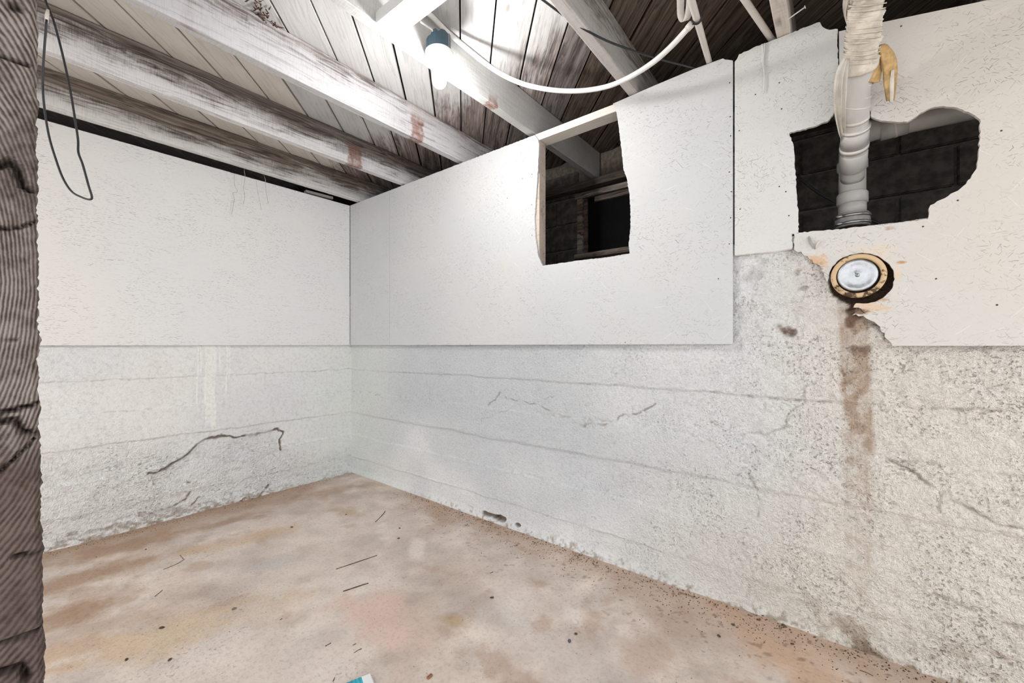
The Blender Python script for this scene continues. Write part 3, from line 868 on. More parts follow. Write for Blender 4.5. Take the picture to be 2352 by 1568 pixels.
# ================================================================ things
# ---- strand-board sheets: an outline traced on the wall plane, ragged where it was sawn or broken
def ragged(pts, amp, step=0.012, keep=None, wild=None):
    out = []
    n = len(pts)
    for i in range(n):
        a = np.array(pts[i]); b = np.array(pts[(i + 1) % n])
        L = np.linalg.norm(b - a)
        am = amp if keep is None or keep(a, b) else 0.0
        if am and wild is not None and wild(a): am = 0.006
        k = max(1, int(L / step)) if am else 1
        nrm = np.array([-(b - a)[1], (b - a)[0]]) / max(L, 1e-6)
        for j in range(k):
            p = a + (b - a) * j / k
            if j: p = p + nrm * random.uniform(-am, am)
            out.append(p)
    return out

def sheet(name, pts, plane, thick, mat, label, amp=0.0012, keep=None, tintf=None, back=None, wild=None):
    """plane 'R': pts are (x, z), face at y = 0 ; plane 'L': pts are (y, z), face at x = 0"""
    pts = ragged(pts, amp, 0.008, keep, wild)
    bm = bmesh.new()
    f0 = back if back is not None else 0.0
    vs = [bm.verts.new((p[0], f0, p[1]) if plane == 'R' else (-f0, p[0], p[1])) for p in pts]
    es = [bm.edges.new((vs[i], vs[(i + 1) % len(vs)])) for i in range(len(vs))]
    bmesh.ops.triangle_fill(bm, use_beauty=True, use_dissolve=False, edges=es)
    ex = bmesh.ops.extrude_face_region(bm, geom=bm.faces[:])
    d = Vector((0, thick, 0)) if plane == 'R' else Vector((-thick, 0, 0))
    bmesh.ops.translate(bm, vec=d, verts=[g for g in ex['geom'] if isinstance(g, bmesh.types.BMVert)])
    me = bpy.data.meshes.new(name); bm.to_mesh(me); bm.free()
    o = link_mesh(name, me, mat)
    co = np.empty(len(me.vertices) * 3, np.float32); me.vertices.foreach_get('co', co); co = co.reshape(-1, 3)
    c = np.ones((len(co), 3)) if tintf is None else tintf(co)
    tint_attr(me, c)
    return tag(o, label, 'wall panel', 'strand boards on the walls')

PT = 0.013
def topz(x): return 2.352 - 0.004 * x
sheet('strand_board', [(0.004, 1.122), (0.5795, 1.122), (0.5795, topz(0.58)), (0.004, topz(0))], 'R', PT, M_OSB_A,
      'narrow white strand board strip filling the right wall out from the corner', 0.0003)
hole = [(1418, 240), (1417, 262), (1422, 300), (1428, 350), (1432, 388), (1440, 412), (1445, 440), (1448, 480), (1448, 525), (1444, 560), (1446, 582),
        (1400, 590), (1330, 598), (1246, 610), (1236, 588), (1230, 545), (1228, 500), (1232, 440), (1236, 380), (1238, 330), (1236, 322), (1228, 313)]
p1 = [(0.5815, 1.122)] + rp([(1683, 790)]) + rp([(1683, 139), (1672, 137), (1666, 137), (1660.5, 134), (1592, 159), (1492, 201), (1408, 238)]) + rp(hole[1:-1]) + [(rp([hole[-1]])[0][0], topz(2.0))] + [(0.5815, topz(0.58))]
sheet('strand_board', p1, 'R', PT, M_OSB_A, 'large white strand board with a tall window-like cut-out, over the right concrete wall', 0.0016,
      lambda a, b: a[0] > 1.9 and a[0] < 2.6 and a[1] > 1.5)
p2 = rp([(1687, 586), (1687, 141), (1692, 134.7), (1697, 123.5), (1720, 114), (1736, 105), (1751, 100), (1782, 88), (1808.6, 77.5), (1850, 61), (1883, 49),
         (1886, 55), (1892, 62), (1900, 66), (1906, 67), (1924, 65), (1924, 236), (1914, 262), (1900, 278), (1881, 284.5), (1850, 295), (1817, 302),
         (1812, 305), (1814, 312), (1820, 325), (1824, 350), (1827, 390), (1829, 440), (1833, 490), (1834, 533), (1819, 536), (1819, 571), (1790, 574), (1740, 580)])
sheet('strand_board', p2, 'R', PT, M_OSB_B, 'white strand board with a paint drip at its top, left of the wrapped pipe', 0.0022, lambda a, b: abs(a[0] - b[0]) > 0.004 or a[0] > 3.1, back=0.004)
ring_c = (1979, 639)
arc = [(ring_c[0] + 76 * math.cos(math.radians(a)), ring_c[1] + 58 * math.sin(math.radians(a))) for a in range(100, -178, -14)]
p3px = [(2050, 794), (2042, 782), (2033, 765), (2022, 750), (2008, 739), (1990, 731), (1972, 726), (1958, 724), (1966, 716), (1980, 716), (1996, 721), (1972, 706), (1960, 706)] + arc + \
       [(1900, 648), (1893, 634), (1886, 622), (1876, 606), (1866, 596), (1855, 588), (1843, 582), (1824, 573), (1824, 536), (1836, 534), (1925, 526), (1990, 519), (2044, 514.5), (2131, 503), (2133.5, 496), (2133, 480), (2137, 471),
        (2170, 455), (2207, 432), (2230, 409), (2244, 386), (2248, 349), (2252, 315), (2250.6, 273.5), (2240, 265), (2225, 257), (2198, 247), (2168, 243.6), (2138, 248), (2113, 259.7), (2099, 271), (2085, 279.7),
        (2055.5, 279), (2032.5, 277), (2009.6, 272), (2000, 267), (1998, 240), (1986, 216), (1950, 208), (1928, 214), (1927, 72)]
p3 = rp(p3px) + [(3.74, 2.216), (6.0, 2.20), (6.0, 1.122)]
sheet('strand_board', p3, 'R', PT, M_OSB_C, 'cream tinted strand board right of the wrapped pipe, broken away under the round clean-out', 0.0022,
      lambda a, b: max(a[0], b[0]) < 3.74 and not (abs(a[0] - b[0]) > 0.3) and not (abs(a[0] - b[0]) < 0.002 and abs(a[1] - b[1]) > 0.1),
      tintf=lambda co: lerp3(np.ones((len(co), 3)), (1.03, 0.985, 0.93), sstep(3.3, 3.8, co[:, 0])), wild=lambda a: a[1] < 1.545 and a[0] > 3.245 and (a[0] < 3.335 or (a[1] < 1.262 and a[0] < 3.52)))
sheet('strand_board', [(-3.6, 1.118), (-0.003, 1.122), (-0.003, 2.350), (-3.6, 2.326)], 'L', PT, M_OSB_LEFT,
      'wide smooth white strand board over the left concrete wall', 0.0003,
      tintf=lambda co: lerp3(np.ones((len(co), 3)), (1.02, 0.985, 0.955), sstep(-1.0, -1.9, co[:, 1])))

# timber behind the tall cut-out
hx0, hx1 = 1.93, 2.75
hz1 = PX(1320, 274, 1, 0.016)[2]
o = box_mesh('header_batten', (PX(1236, 300, 1, 0.016)[0] - 0.02, 0.0145, hz1 - 0.040), (2.70, 0.104, hz1), M_BATTEN, None, 0.002)
tag(o, 'beige timber batten across the top of the tall cut-out', 'batten')
o = box_mesh('wall_stud', (PX(1238, 400, 1, 0.015)[0] - 0.036, 0.0145, LEDGE), (PX(1238, 400, 1, 0.015)[0] + 0.002, 0.082, hz1 - 0.041), M_STUD, None, 0.002)
tag(o, 'beige timber stud along the side of the tall cut-out', 'stud')
o = box_mesh('sill_beam', (1.3, YB - 0.09, 2.300), (4.2, YB - 0.014, 2.352), M_DARKWOOD, None, 0.004)
tag(o, 'dark sill beam carrying the joist ends in the crawl space', 'beam')
# strip of plaster bead under the board beside the clean-out
bead = [PX(u, v, 1, 0.012) for u, v in ((1689, 586), (1730, 580), (1775, 577), (1818, 571))]
tag(tube('bottom_batten', bead, [0.006, 0.0065, 0.006, 0.004], M_CABLE_W, None, 8), 'thin painted bead along the broken lower edge of a strand board', 'trim strip')

# ---- joists (run along Y, 48 x 200 mm)
jspec = [(0.100, M_DARKWOOD, 'weathered joist right above the dark gap over the left board'),
         (0.712, None, 'weathered joist with a white lower half and reddish patch, second from the left wall'),
         (1.338, None, 'bright whitewashed joist with a reddish patch, next to the joist with the bulb'),
         (1.930, None, 'white joist carrying the bare bulb, with an orange scuff underneath'),
         (2.553, None, 'grey painted joist under which the white cable sags'),
         (3.175, None, 'cream joist with a long nail in its side, near the wrapped pipe')]
Y0, Y1 = -3.0, YB - 0.016
YC, LJ = (Y0 + Y1) / 2, Y1 - Y0
sx = -0.37 - YC                     # local X of the patch where something once crossed the joists
mats = [m_wood('joist_wood_a', (0.20, 0.165, 0.14), (0.70, 0.68, 0.67), 0.40, zgrad=4.6, grain=1.0),
        m_wood('joist_wood_b', (0.185, 0.155, 0.14), (0.70, 0.685, 0.69), 0.46, zgrad=4.6, grain=1.0, stain_at=(sx - 0.035, 0.055, 0.05)),
        m_wood('joist_wood_c', (0.26, 0.225, 0.215), (0.54, 0.53, 0.54), 0.66, zgrad=2.4, grain=1.1, stain_at=(sx, 0.048, 0.05)),
        m_wood('joist_wood_d', (0.34, 0.31, 0.29), (0.55, 0.545, 0.535), 0.95, zgrad=0.0, grain=0.5, stain_at=(sx + 0.012, 0.035, -0.05)),
        m_wood('joist_wood_e', (0.24, 0.215, 0.195), (0.56, 0.535, 0.51), 0.72, zgrad=2.0, grain=0.8),
        m_wood('joist_wood_f', (0.20, 0.16, 0.13), (0.72, 0.66, 0.59), 0.30, zgrad=7.0, grain=0.5)]
for (x, _, lab), mt in zip(jspec, mats):
    o = beam('ceiling_joist', (x + 0.024, YC, (JB + JT) / 2), LJ, 0.048, JT - JB - 0.001, mt, math.radians(90), None, 0.002, 60, 0.003)
    tag(o, lab, 'joist', 'ceiling joists')
for x in (3.79, 4.40):
    o = beam('ceiling_joist', (x + 0.024, YC, (JB + JT) / 2), LJ, 0.048, JT - JB - 0.001, mats[5], math.radians(90), None, 0.002, 30, 0.003)
    tag(o, ('joist just past the wrapped pipe' if x < 4 else 'joist farthest past the wrapped pipe'), 'joist', 'ceiling joists')

b0 = PX(870, 43, 2, JB)[1]; b1 = PX(931, 72, 2, JB)[1]
o = beam('blocking', ((1.9785 + 2.5525) / 2, (b0 + b1) / 2, JB - 0.004 + 0.021), 2.5525 - 1.9785 - 0.001, b1 - b0, 0.042,
         m_wood('blocking_wood', (0.34, 0.29, 0.25), (0.80, 0.79, 0.78), 1.15, grain=0.3, saw=False), 0.0, None, 0.002, 20, 0.003)
tag(o, 'short bright white block nailed between two joists beside the bulb', 'blocking')

# ---- bulb fixture on the side of the joist
fx = 2.033
bc = PX(1009, 176, 0, fx)
fy = bc[1]
cz = PX(1008, 128, 0, fx)[2]
fix = empty('bulb_holder', (fx, fy, cz))
tag(fix, 'white porcelain lampholder on a blue box, with a lit bare bulb', 'light fixture')
seg = 24
# open-topped moulded box with a torn rim and side ribs
vs_, fs_ = [], []
zt = PX(1003, 80, 0, fx)[2] - cz
for ring_r, zz, ragg in ((0.049, 0.014, 0), (0.049, zt, 1), (0.045, zt, 1), (0.045, 0.02, 0)):
    for k_ in range(seg):
        a = 2 * math.pi * k_ / seg
        r_ = ring_r + (0.006 if k_ % 8 == 0 and ring_r > 0.047 else 0)
        dz = -0.035 * max(0.0, math.cos(a - 3.6)) ** 2 - (0.012 if k_ % 3 == 0 else 0) if ragg else 0
        vs_.append((r_ * math.cos(a), r_ * math.sin(a), zz + dz))
for i in range(3):
    for k_ in range(seg):
        k2 = (k_ + 1) % seg
        fs_.append((i * seg + k_, i * seg + k2, (i + 1) * seg + k2, (i + 1) * seg + k_))
mesh_obj('junction_box', vs_, fs_, M_BOX, fix)
lathe('lampholder', [(0.0, 0.014), (0.056, 0.014), (0.060, 0.010), (0.060, 0.003), (0.056, -0.003), (0.030, -0.010), (0.026, -0.016), (0.0, -0.016)], M_CERAMIC, fix, (0, 0, 0), 'Z', 40)
lathe('socket', [(0.022, -0.012), (0.022, -0.030), (0.019, -0.032), (0.019, -0.040), (0.0, -0.040)], M_CERAMIC, fix, (0, 0, 0), 'Z', 28)
bz = PX(1009, 202, 0, fx)[2] - cz
hgt = -0.038 - bz
hb_ = hgt - 0.002
prof = [(0.016, -0.034), (0.0175, -0.040)]
for t_ in np.linspace(0.06, 0.995, 22):
    zz = t_ * hb_
    rc = 0.0300
    r_ = 0.0175 + (rc - 0.0175) * float(sstep(0.0, 0.45, t_))
    tip = hb_ - zz
    if tip < rc: r_ = min(r_, math.sqrt(max(1e-8, rc * rc - (rc - tip) ** 2)))
    prof.append((r_, -0.040 - zz))
lathe('bulb', prof + [(0.0, bz)], M_BULB, fix, (0, 0, 0), 'Z', 28)
for (dx, dy) in ((0.038, -0.018), (-0.036, 0.012)):
    lathe('screw', [(0.0, -0.0045), (0.0045, -0.004), (0.005, 0.0)], M_STEEL, fix, (dx, dy, -0.004), 'Z', 12)
tube('supply_wire', local([PX(966, 50, 2, JB + 0.08), PX(980, 60, 2, JB + 0.085), PX(992, 68, 2, JB + 0.07), (fx - 0.01, fy, cz + zt * 0.75)], fix), 0.0035, M_CABLE_W, fix, 8)

# ---- white cable sagging from the joist to the overhead pipe
cpx = [(968, 20, 2.535), (990, 36, 2.52), (1024, 70, 2.515), (1062, 103, 2.49), (1110, 142, 2.44), (1155, 172, 2.39), (1200, 192, 2.345), (1250, 204, 2.315), (1300, 209, 2.297),
       (1350, 207, 2.283), (1400, 197, 2.266), (1450, 175, 2.255), (1500, 143, 2.253), (1540, 108, 2.262), (1570, 76, 2.274), (1587, 57, 2.280)]
cp = spline([PX(u, v, 2, z) for u, v, z in cpx], 90)
cab = empty('white_cable', cp[0]); tag(cab, 'thick white cable sagging in a curve below the planks beside the bulb', 'cable')
tube('cable', local(cp, cab), 0.0105, M_CABLE_W, cab, 14)
tube('end_collar', local([cp[-4], cp[-1] + (cp[-1] - cp[-3]) * 0.3], cab), 0.0125, M_PVC_W, cab, 14)

def wpipe(name, p0, p1, r, label, extra=None):
    a, b = np.array(p0), np.array(p1)
    e = empty(name, b); tag(e, label, 'pipe', 'white plastic pipes under the ceiling')
    pts = [a + (b - a) * t_ for t_ in np.linspace(0, 1, 12)]
    tube('pipe', local(pts, e), r, M_PVC_W, e, 18)
    if extra: extra(e, a, b)
    return e
def extra1(e, a, b):
    c = PX(1601, 44, 2, 2.292)
    d = (b - a) / np.linalg.norm(b - a)
    for k_ in range(3):
        q0 = c + d * (k_ - 1) * 0.006
        fr = frames([q0 - d * 0.002, q0 + d * 0.002])[0]
        rg = [np.array(q0) + np.array(fr[1]) * 0.0145 * math.cos(t_) + np.array(fr[2]) * 0.0145 * math.sin(t_) for t_ in np.linspace(0, 2 * math.pi, 18)]
        tube('tie_wire', local(rg, e), 0.0017, M_BLACK, e, 6)
    tube('wire_tail', local([c + (-0.012, 0, -0.012), c + (-0.022, -0.004, -0.016), c + (-0.030, -0.006, -0.008)], e), 0.0014, M_BLACK, e, 6)
p_end = PX(1629, 143, 1, 0.02)
p_mid = PX(1600, 42, 2, 2.295)
p_far = p_mid + (p_mid - p_end) * 1.8
pe2 = p_end + (p_end - p_mid) * 0.35
wpipe('water_pipe', p_far, pe2, 0.0118, 'white plastic pipe to which the sagging cable is wired', extra1)
p_end = PX(1772, 90, 1, 0.03); p_mid = PX(1711, 0, 2, 2.40)
wpipe('water_pipe', p_mid + (p_mid - p_end) * 2.2, p_end + (p_end - p_mid) * 0.3, 0.0120, 'white plastic pipe slanting down beside the cream joist')
# folded white strap hanging beside the pipe
sp = [PX(u, v, 2, 2.31) for u, v in ((1562, -30), (1563, 0), (1564, 35), (1572, 49), (1579, 40), (1583, 20), (1586, -10))]
sp = spline(sp, 24)
vs_, fs_ = [], []
sd = np.array([0.022, 0.010, 0.004])
for i, p in enumerate(sp):
    vs_ += [p - sd * 0.5, p + sd * 0.5, p + sd * 0.5 + (0, 0, 0.002), p - sd * 0.5 + (0, 0, 0.002)]
for i in range(len(sp) - 1):
    for k_ in range(4):
        k2 = (k_ + 1) % 4
        fs_.append((i * 4 + k_, i * 4 + k2, i * 4 + 4 + k2, i * 4 + 4 + k_))
tag(mesh_obj('hanger_strap', vs_, fs_, M_PVC_W, smooth=True), 'folded white strap looped beside the pipe end of the sagging cable', 'strap')

bl = spline([PX(u, v, 2, z) for u, v, z in ((1215, -22, 2.40), (1247, 0, 2.39), (1290, 32, 2.375), (1330, 60, 2.365), (1390, 92, 2.352), (1450, 115, 2.345), (1520, 137, 2.35), (1575, 151, 2.356))] + [PX(1600, 157, 1, 0.03), PX(1612, 160, 1, 0.10)], 50)
tag(tube('black_cable', bl, 0.0042, M_BLACK, None, 10), 'thin black cable crossing under the grey joist to the wall', 'cable')

# ---- black loop of wire in front of the left joists
dl = 1.56
lp = [(101, -30), (104, 0), (122, 45), (140, 110), (158, 190), (171, 265), (179, 320), (180, 350), (190, 378), (203, 425), (211, 452), (205, 458), (188, 453), (165, 440), (145, 410), (128, 365), (112, 310), (101, 240), (98, 180), (102, 110), (107, 45)]
pts = spline([PD(u, v, dl + 0.03 * math.sin(i * 0.5)) for i, (u, v) in enumerate(lp)], 110)
wire = empty('wire_loop', pts[0]); tag(wire, 'long black wire loop hanging in front of the left board', 'wire')
tube('wire', local(pts, wire), 0.0036, M_BLACK, wire, 10)
tube('taped_end', local([PD(107, 52, dl), PD(108, 35, dl), PD(110, 22, dl)], wire), [0.005, 0.0062, 0.004], M_PVC_W, wire, 10)

# ---- cobwebs
def web(px, depth_x, r=0.0012):
    pts = spline([PX(u, v, 0, depth_x) for u, v in px], 24)
    e = tube('cobweb_strand', pts, [r * (0.7 + 0.9 * random.random()) for _ in pts], M_WEB, None, 6)
    return tag(e, 'dusty cobweb strand dangling over the dark gap above the left board', 'cobweb', 'cobweb strands')
web([(538, 398), (539, 425), (546, 440), (534, 443), (538, 455), (534, 482), (532, 492)], 0.04)
web([(566, 365), (561, 390), (563, 405), (560, 432), (562, 450), (559, 470)], 0.05)
web([(566, 366), (585, 385), (600, 392), (609, 410), (610, 430), (616, 467)], 0.05, 0.001)
web([(588, 413), (592, 440), (596, 460), (600, 482)], 0.04, 0.001)
# paint drip hanging on the board beside the pipes
dp = spline([PX(u, v, 1, -0.004) for u, v in ((1750, 102), (1752, 118), (1751, 140), (1755, 170), (1755, 195), (1753, 215))], 24)
dr = empty('paint_drip', dp[0]); tag(dr, 'stringy dried paint drip hanging over the top edge of a strand board', 'paint drip')
tube('drip', local(dp, dr), [0.0040 - 0.0016 * t_ for t_ in np.linspace(0, 1, 24)], M_CABLE_W, dr, 8)
tube('drip_thread', local([p + np.array((0.008, -0.001, 0)) * (1 - t_ * 1.0) for p, t_ in zip(dp[:16], np.linspace(0, 1, 16))], dr), 0.0022, M_CABLE_W, dr, 8)
# nail in the cream joist
n0 = PX(1809, 45, 0, 3.2235); n1 = PX(1848, 17, 0, 3.275)
nl = empty('nail', n0); tag(nl, 'long pale nail sticking out of the cream joist', 'nail')
tube('shank', local([n0, n1], nl), 0.0024, M_PVC_W, nl, 10)
d_ = (n1 - n0) / np.linalg.norm(n1 - n0)
tube('nail_head', local([n1, n1 + d_ * 0.003], nl), 0.0055, M_PVC_W, nl, 12)
# torn brown fibre at the hole in a plank
bc_ = PX(588, 6, 2, JT - 0.006)
vs_, fs_ = [], []
for k_ in range(70):
    a = np.array(bc_) + np.array([random.uniform(-0.10, 0.10), random.uniform(-0.03, 0.05), random.uniform(-0.004, 0.004)])
    a[1] -= (a[0] - bc_[0]) * 0.9
    L_ = random.uniform(0.015, 0.04); an = random.uniform(0, 6.28)
    dv = np.array([math.cos(an), math.sin(an), random.uniform(-0.5, 0.1)]) * L_; w_ = np.array([-math.sin(an), math.cos(an), 0]) * 0.003
    b_ = len(vs_)
    vs_ += [a - w_, a + w_, a + dv, a + dv * 0.5 + (0, 0, -0.006)]
    fs_ += [(b_, b_ + 1, b_ + 2), (b_, b_ + 1, b_ + 3), (b_ + 1, b_ + 2, b_ + 3), (b_, b_ + 2, b_ + 3)]
tag(mesh_obj('torn_fibre', vs_, fs_, m_plain('rusty_fibre', (0.13, 0.06, 0.04), 0.95, 0.3, 80)), 'brown torn fibres around a hole in the planks by the bright joist', 'torn fibre', kind='stuff')

# ---- waste pipe: branch fitting, run to the right, wrapped run towards the room
PXC, PYC = 3.416, 0.235
zb = LEDGE
wp = empty('waste_pipe', (PXC, PYC, LEDGE))
tag(wp, 'grey waste pipe in the wide cut-out, its upper run wrapped in cream cloth', 'pipe')
def zpx(v, u=1957):
    t_ = (PYC - CAM[1]) / ray(u, v)[1]
    return CAM[2] + t_ * (HORIZ - v) / FPX - LEDGE
def vl(name, prof, mat, seg=36):
    return lathe(name, prof, mat, wp, (0, 0, 0), 'Z', seg)
rb = 0.0445
vl('lower_stub', [(0.047, 0.0), (0.047, zpx(505))], M_GRIME)
zc0, zc1 = zpx(523), zpx(492)
vl('rubber_coupling', [(0.053, zc0), (0.058, zc0 + 0.004), (0.058, zc1 - 0.006), (0.053, zc1), (0.04, zc1)], M_CLAMP)
for zz in (zc0 + 0.012, zc1 - 0.014):
    b_ = vl('clamp_band', [(0.0583, zz - 0.006), (0.0600, zz - 0.006), (0.0600, zz + 0.006), (0.0583, zz + 0.006)], M_STEEL)
    lathe('clamp_screw', [(0.0, -0.012), (0.006, -0.011), (0.006, 0.010), (0.0, 0.012)], M_STEEL, b_, (-0.043, -0.046, zz), 'X', 12)
z1, z2, z3 = zpx(470), zpx(445), zpx(335)
vl('spigot', [(0.046, zc1 - 0.002), (0.046, z1 + 0.004)], M_PVC)
vl('hub', [(0.046, z1), (0.0515, z1 + 0.004), (0.0515, z2 - 0.004), (0.046, z2 + 0.004)], M_PVC)
vl('riser', [(rb, z2), (rb, z3)], M_PVC)
vl('riser_collar', [(rb, zpx(392)), (rb + 0.006, zpx(389)), (rb + 0.006, zpx(372)), (rb, zpx(369))], M_PVC)
# elbow and horizontal branch to the right
zr = z3 + 0.035
cv = [(0, 0, z3 - 0.01), (0.0, 0, z3 + 0.015), (0.020, 0.0, zr - 0.003), (0.05, 0, zr + 0.006)] 
hb = spline([np.array(p) for p in cv] + [np.array((0.13, 0, zr + 0.008)), np.array((0.50, 0.0, zr - 0.004)), np.array((0.9, 0, zr - 0.02))], 40)
tube('side_run', hb, rb * 0.92, M_PVC, wp, 28)
tube('side_collar', [np.array((0.085, 0, zr + 0.007)), np.array((0.165, 0, zr + 0.011))], rb * 1.06, M_PVC, wp, 28)
tube('side_collar', [np.array((0.118, 0, zr + 0.007)), np.array((0.126, 0, zr + 0.009))], rb * 1.10, M_PVC_W, wp, 28)
# branch towards the room
A = np.array((PXC, 0.215, 1.80)); B = np.array((3.421, -0.020, 1.972)); C = np.array((3.424, -0.080, 2.025)); Dp = np.array((3.440, -0.255, 2.205)); E = np.array((3.464, -0.560, 2.518))
br = spline([A, (A + B) / 2, B, C, (C + Dp) / 2, Dp], 40)
tube('branch_run', local(br, wp), 0.0385, M_PVC, wp, 28)
ab = (B - A) / np.linalg.norm(B - A)
tube('branch_socket', local([A + ab * 0.045, A + ab * 0.050, A + ab * 0.115, A + ab * 0.12], wp), [0.039, 0.0435, 0.0435, 0.039], M_PVC, wp, 28)
for t0, t1, r_, mt in ((0.135, 0.150, 0.0450, M_PVC_W), (0.150, 0.215, 0.0428, M_PVC), (0.215, 0.226, 0.0450, M_PVC_W), (0.250, 0.262, 0.0402, M_PVC_W)):
    tube('branch_socket', local([A + ab * t0, A + ab * t1], wp), r_, mt, wp, 28)
# spiral of tape: tilted loops round the grey run
def loop(center, axis, r, tilt, n=36):
    fr = frames([center - axis * 0.01, center + axis * 0.01])[0]
    s_, u_ = np.array(fr[1]), np.array(fr[2])
    return [center + s_ * r * math.cos(a) + u_ * r * math.sin(a) + axis * (tilt * math.cos(a)) for a in np.linspace(0, 2 * math.pi, n)]
ax2 = (Dp - C) / np.linalg.norm(Dp - C)
for s_, tl in ((0.0, 0.010), (0.035, 0.012), (0.075, 0.014)):
    tube('tape_edge', local(loop(B + (C - B) * 0.2 + ax2 * s_, ax2, 0.0391, tl), wp), 0.0020, M_CABLE_W, wp, 8)
# cloth wrapping: overlapping turns, rumpled
wl0 = C + ax2 * 0.050
npt = 110
wpts = [wl0 + (E - wl0) * (i / (npt - 1)) for i in range(npt)]
def wrapr(i, k_):
    a = 2 * math.pi * k_ / 48
    ph = i * 0.55 + a + 0.8 * math.sin(2 * a + i * 0.07)
    sw = (ph / (2 * math.pi)) % 1.0
    nz = float(vnoise(np.array([i * 0.45]), np.array([k_ * 0.5]), 9)[0]) - 0.5
    n2 = float(vnoise(np.array([i * 0.13 + a]), np.array([k_ * 0.16 + i * 0.05]), 19)[0]) - 0.5
    return 0.98 + 0.17 * sw ** 3 + 0.13 * nz + 0.12 * n2 + (0.05 if i < 6 else 0)
tube('cloth_wrap', local(wpts, wp), 0.0438, M_CLOTH, wp, 48, wob=wrapr)
hl = []
axw = (E - wl0) / np.linalg.norm(E - wl0)
fr = frames([wl0, wl0 + axw * 0.1])[0]
sv, uv_ = np.array(fr[1]), np.array(fr[2])
for i in range(480):
    a = i * 0.25
    r_ = 0.0472 + 0.0022 * (float(vnoise(np.array([i * 0.3]), np.array([0.0]), 29)[0]) - 0.5) * 2
    ln_ = 0.004 + 0.0012 * i + 0.010 * math.cos(a + 0.6) + 0.006 * (float(vnoise(np.array([i * 0.11]), np.array([3.0]), 31)[0]) - 0.5)
    hl.append(wl0 + axw * ln_ + sv * r_ * math.cos(a) + uv_ * r_ * math.sin(a))
tube('wrap_edge', local(hl, wp), [0.0016 + 0.0016 * random.random() for _ in hl], M_CLOTH, wp, 6)
hl2 = [p + axw * 0.013 + (p - (wl0 + axw * np.dot(p - wl0, axw))) * 0.01 for p in hl]
tube('wrap_edge', local(hl2, wp), [0.0010 + 0.0016 * random.random() for _ in hl2], M_CLOTH, wp, 6)
# loose cloth ends and felt
def strip(name, pts, widths, mat, parent, wdir, thick=0.0025, folds=2, amp=0.006, n=28):
    P = spline(pts, n); Wd = np.interp(np.linspace(0, 1, n), np.linspace(0, 1, len(widths)), widths)
    m_ = 9
    vs_, fs_ = [], []
    wdir = np.array(wdir, float); wdir /= np.linalg.norm(wdir)
    for side in (0, 1):
        for i, p in enumerate(P):
            tdir = P[min(i + 1, n - 1)] - P[max(i - 1, 0)]; tdir /= np.linalg.norm(tdir)
            nd = np.cross(tdir, wdir); nd /= np.linalg.norm(nd) + 1e-9
            for j in range(m_):
                f = j / (m_ - 1) - 0.5
                ed = (random.uniform(-0.06, 0.06) if j in (0, m_ - 1) and side == 0 else 0)
                vs_.append(p + wdir * Wd[i] * (f + ed * 0) + nd * (amp * math.sin(f * folds * 6.28 + i * 0.12) + (thick if side else 0)))
    def id_(s_, i, j): return s_ * n * m_ + i * m_ + j
    for i in range(n - 1):
        for j in range(m_ - 1):
            fs_.append((id_(0, i, j), id_(0, i, j + 1), id_(0, i + 1, j + 1), id_(0, i + 1, j)))
            fs_.append((id_(1, i, j), id_(1, i, j + 1), id_(1, i + 1, j + 1), id_(1, i + 1, j)))
        for j in (0, m_ - 1):
            fs_.append((id_(0, i, j), id_(1, i, j), id_(1, i + 1, j), id_(0, i + 1, j)))
    for i in (0, n - 1):
        for j in range(m_ - 1):
            fs_.append((id_(0, i, j), id_(1, i, j), id_(1, i, j + 1), id_(0, i, j + 1)))
    return mesh_obj(name, local(vs_, parent), fs_, mat, parent, None, True)
RW = (RX[0], RX[1], 0)
tl = [PD(1942, 135, 1.36), PD(1933, 170, 1.38), PD(1929, 215, 1.42), PD(1929, 260, 1.47), PD(1934, 300, 1.53), PD(1938, 328, 1.58)]
strip('loose_cloth', tl, [0.018, 0.036, 0.044, 0.042, 0.034, 0.014], M_FILM, wp, RW, 0.002, 2.5, 0.006)
tl = [PD(1946, -25, 1.27), PD(1942, 10, 1.30), PD(1943, 35, 1.33), PD(1947, 60, 1.36)]
strip('loose_cloth', tl, [0.024, 0.020, 0.014, 0.004], M_FILM, wp, RW, 0.002, 1.5, 0.004)
tl = [PD(2012, 112, 1.38), PD(2028, 110, 1.37), PD(2040, 130, 1.37), PD(2045, 160, 1.375), PD(2044, 195, 1.38), PD(2043, 232, 1.39)]
strip('felt_tail', tl, [0.030, 0.046, 0.050, 0.044, 0.034, 0.018], M_FELT, wp, RW, 0.006, 1.2, 0.005)
tl = [PD(2050, 160, 1.362), PD(2049, 195, 1.370), PD(2047, 236, 1.382)]
strip('felt_facing', tl, [0.008, 0.016, 0.010], M_CLOTH, wp, RW, 0.002, 1.0, 0.002)
tl = [PD(2010, 135, 1.385), PD(2008, 162, 1.39), PD(2003, 190, 1.40)]
strip('felt_tail', tl, [0.036, 0.044, 0.036], M_FELT, wp, RW, 0.006, 1.4, 0.004)
# thin black cable behind the pipe
bk = spline([PX(u, v, 1, 0.42) for u, v in ((1780, 370), (1828, 402), (1870, 436), (1915, 462), (2000, 505), (2060, 530))], 30)
tag(tube('back_cable', bk, 0.006, M_BLACK, None, 10), 'black cable running behind the grey waste pipe in the crawl space', 'cable')

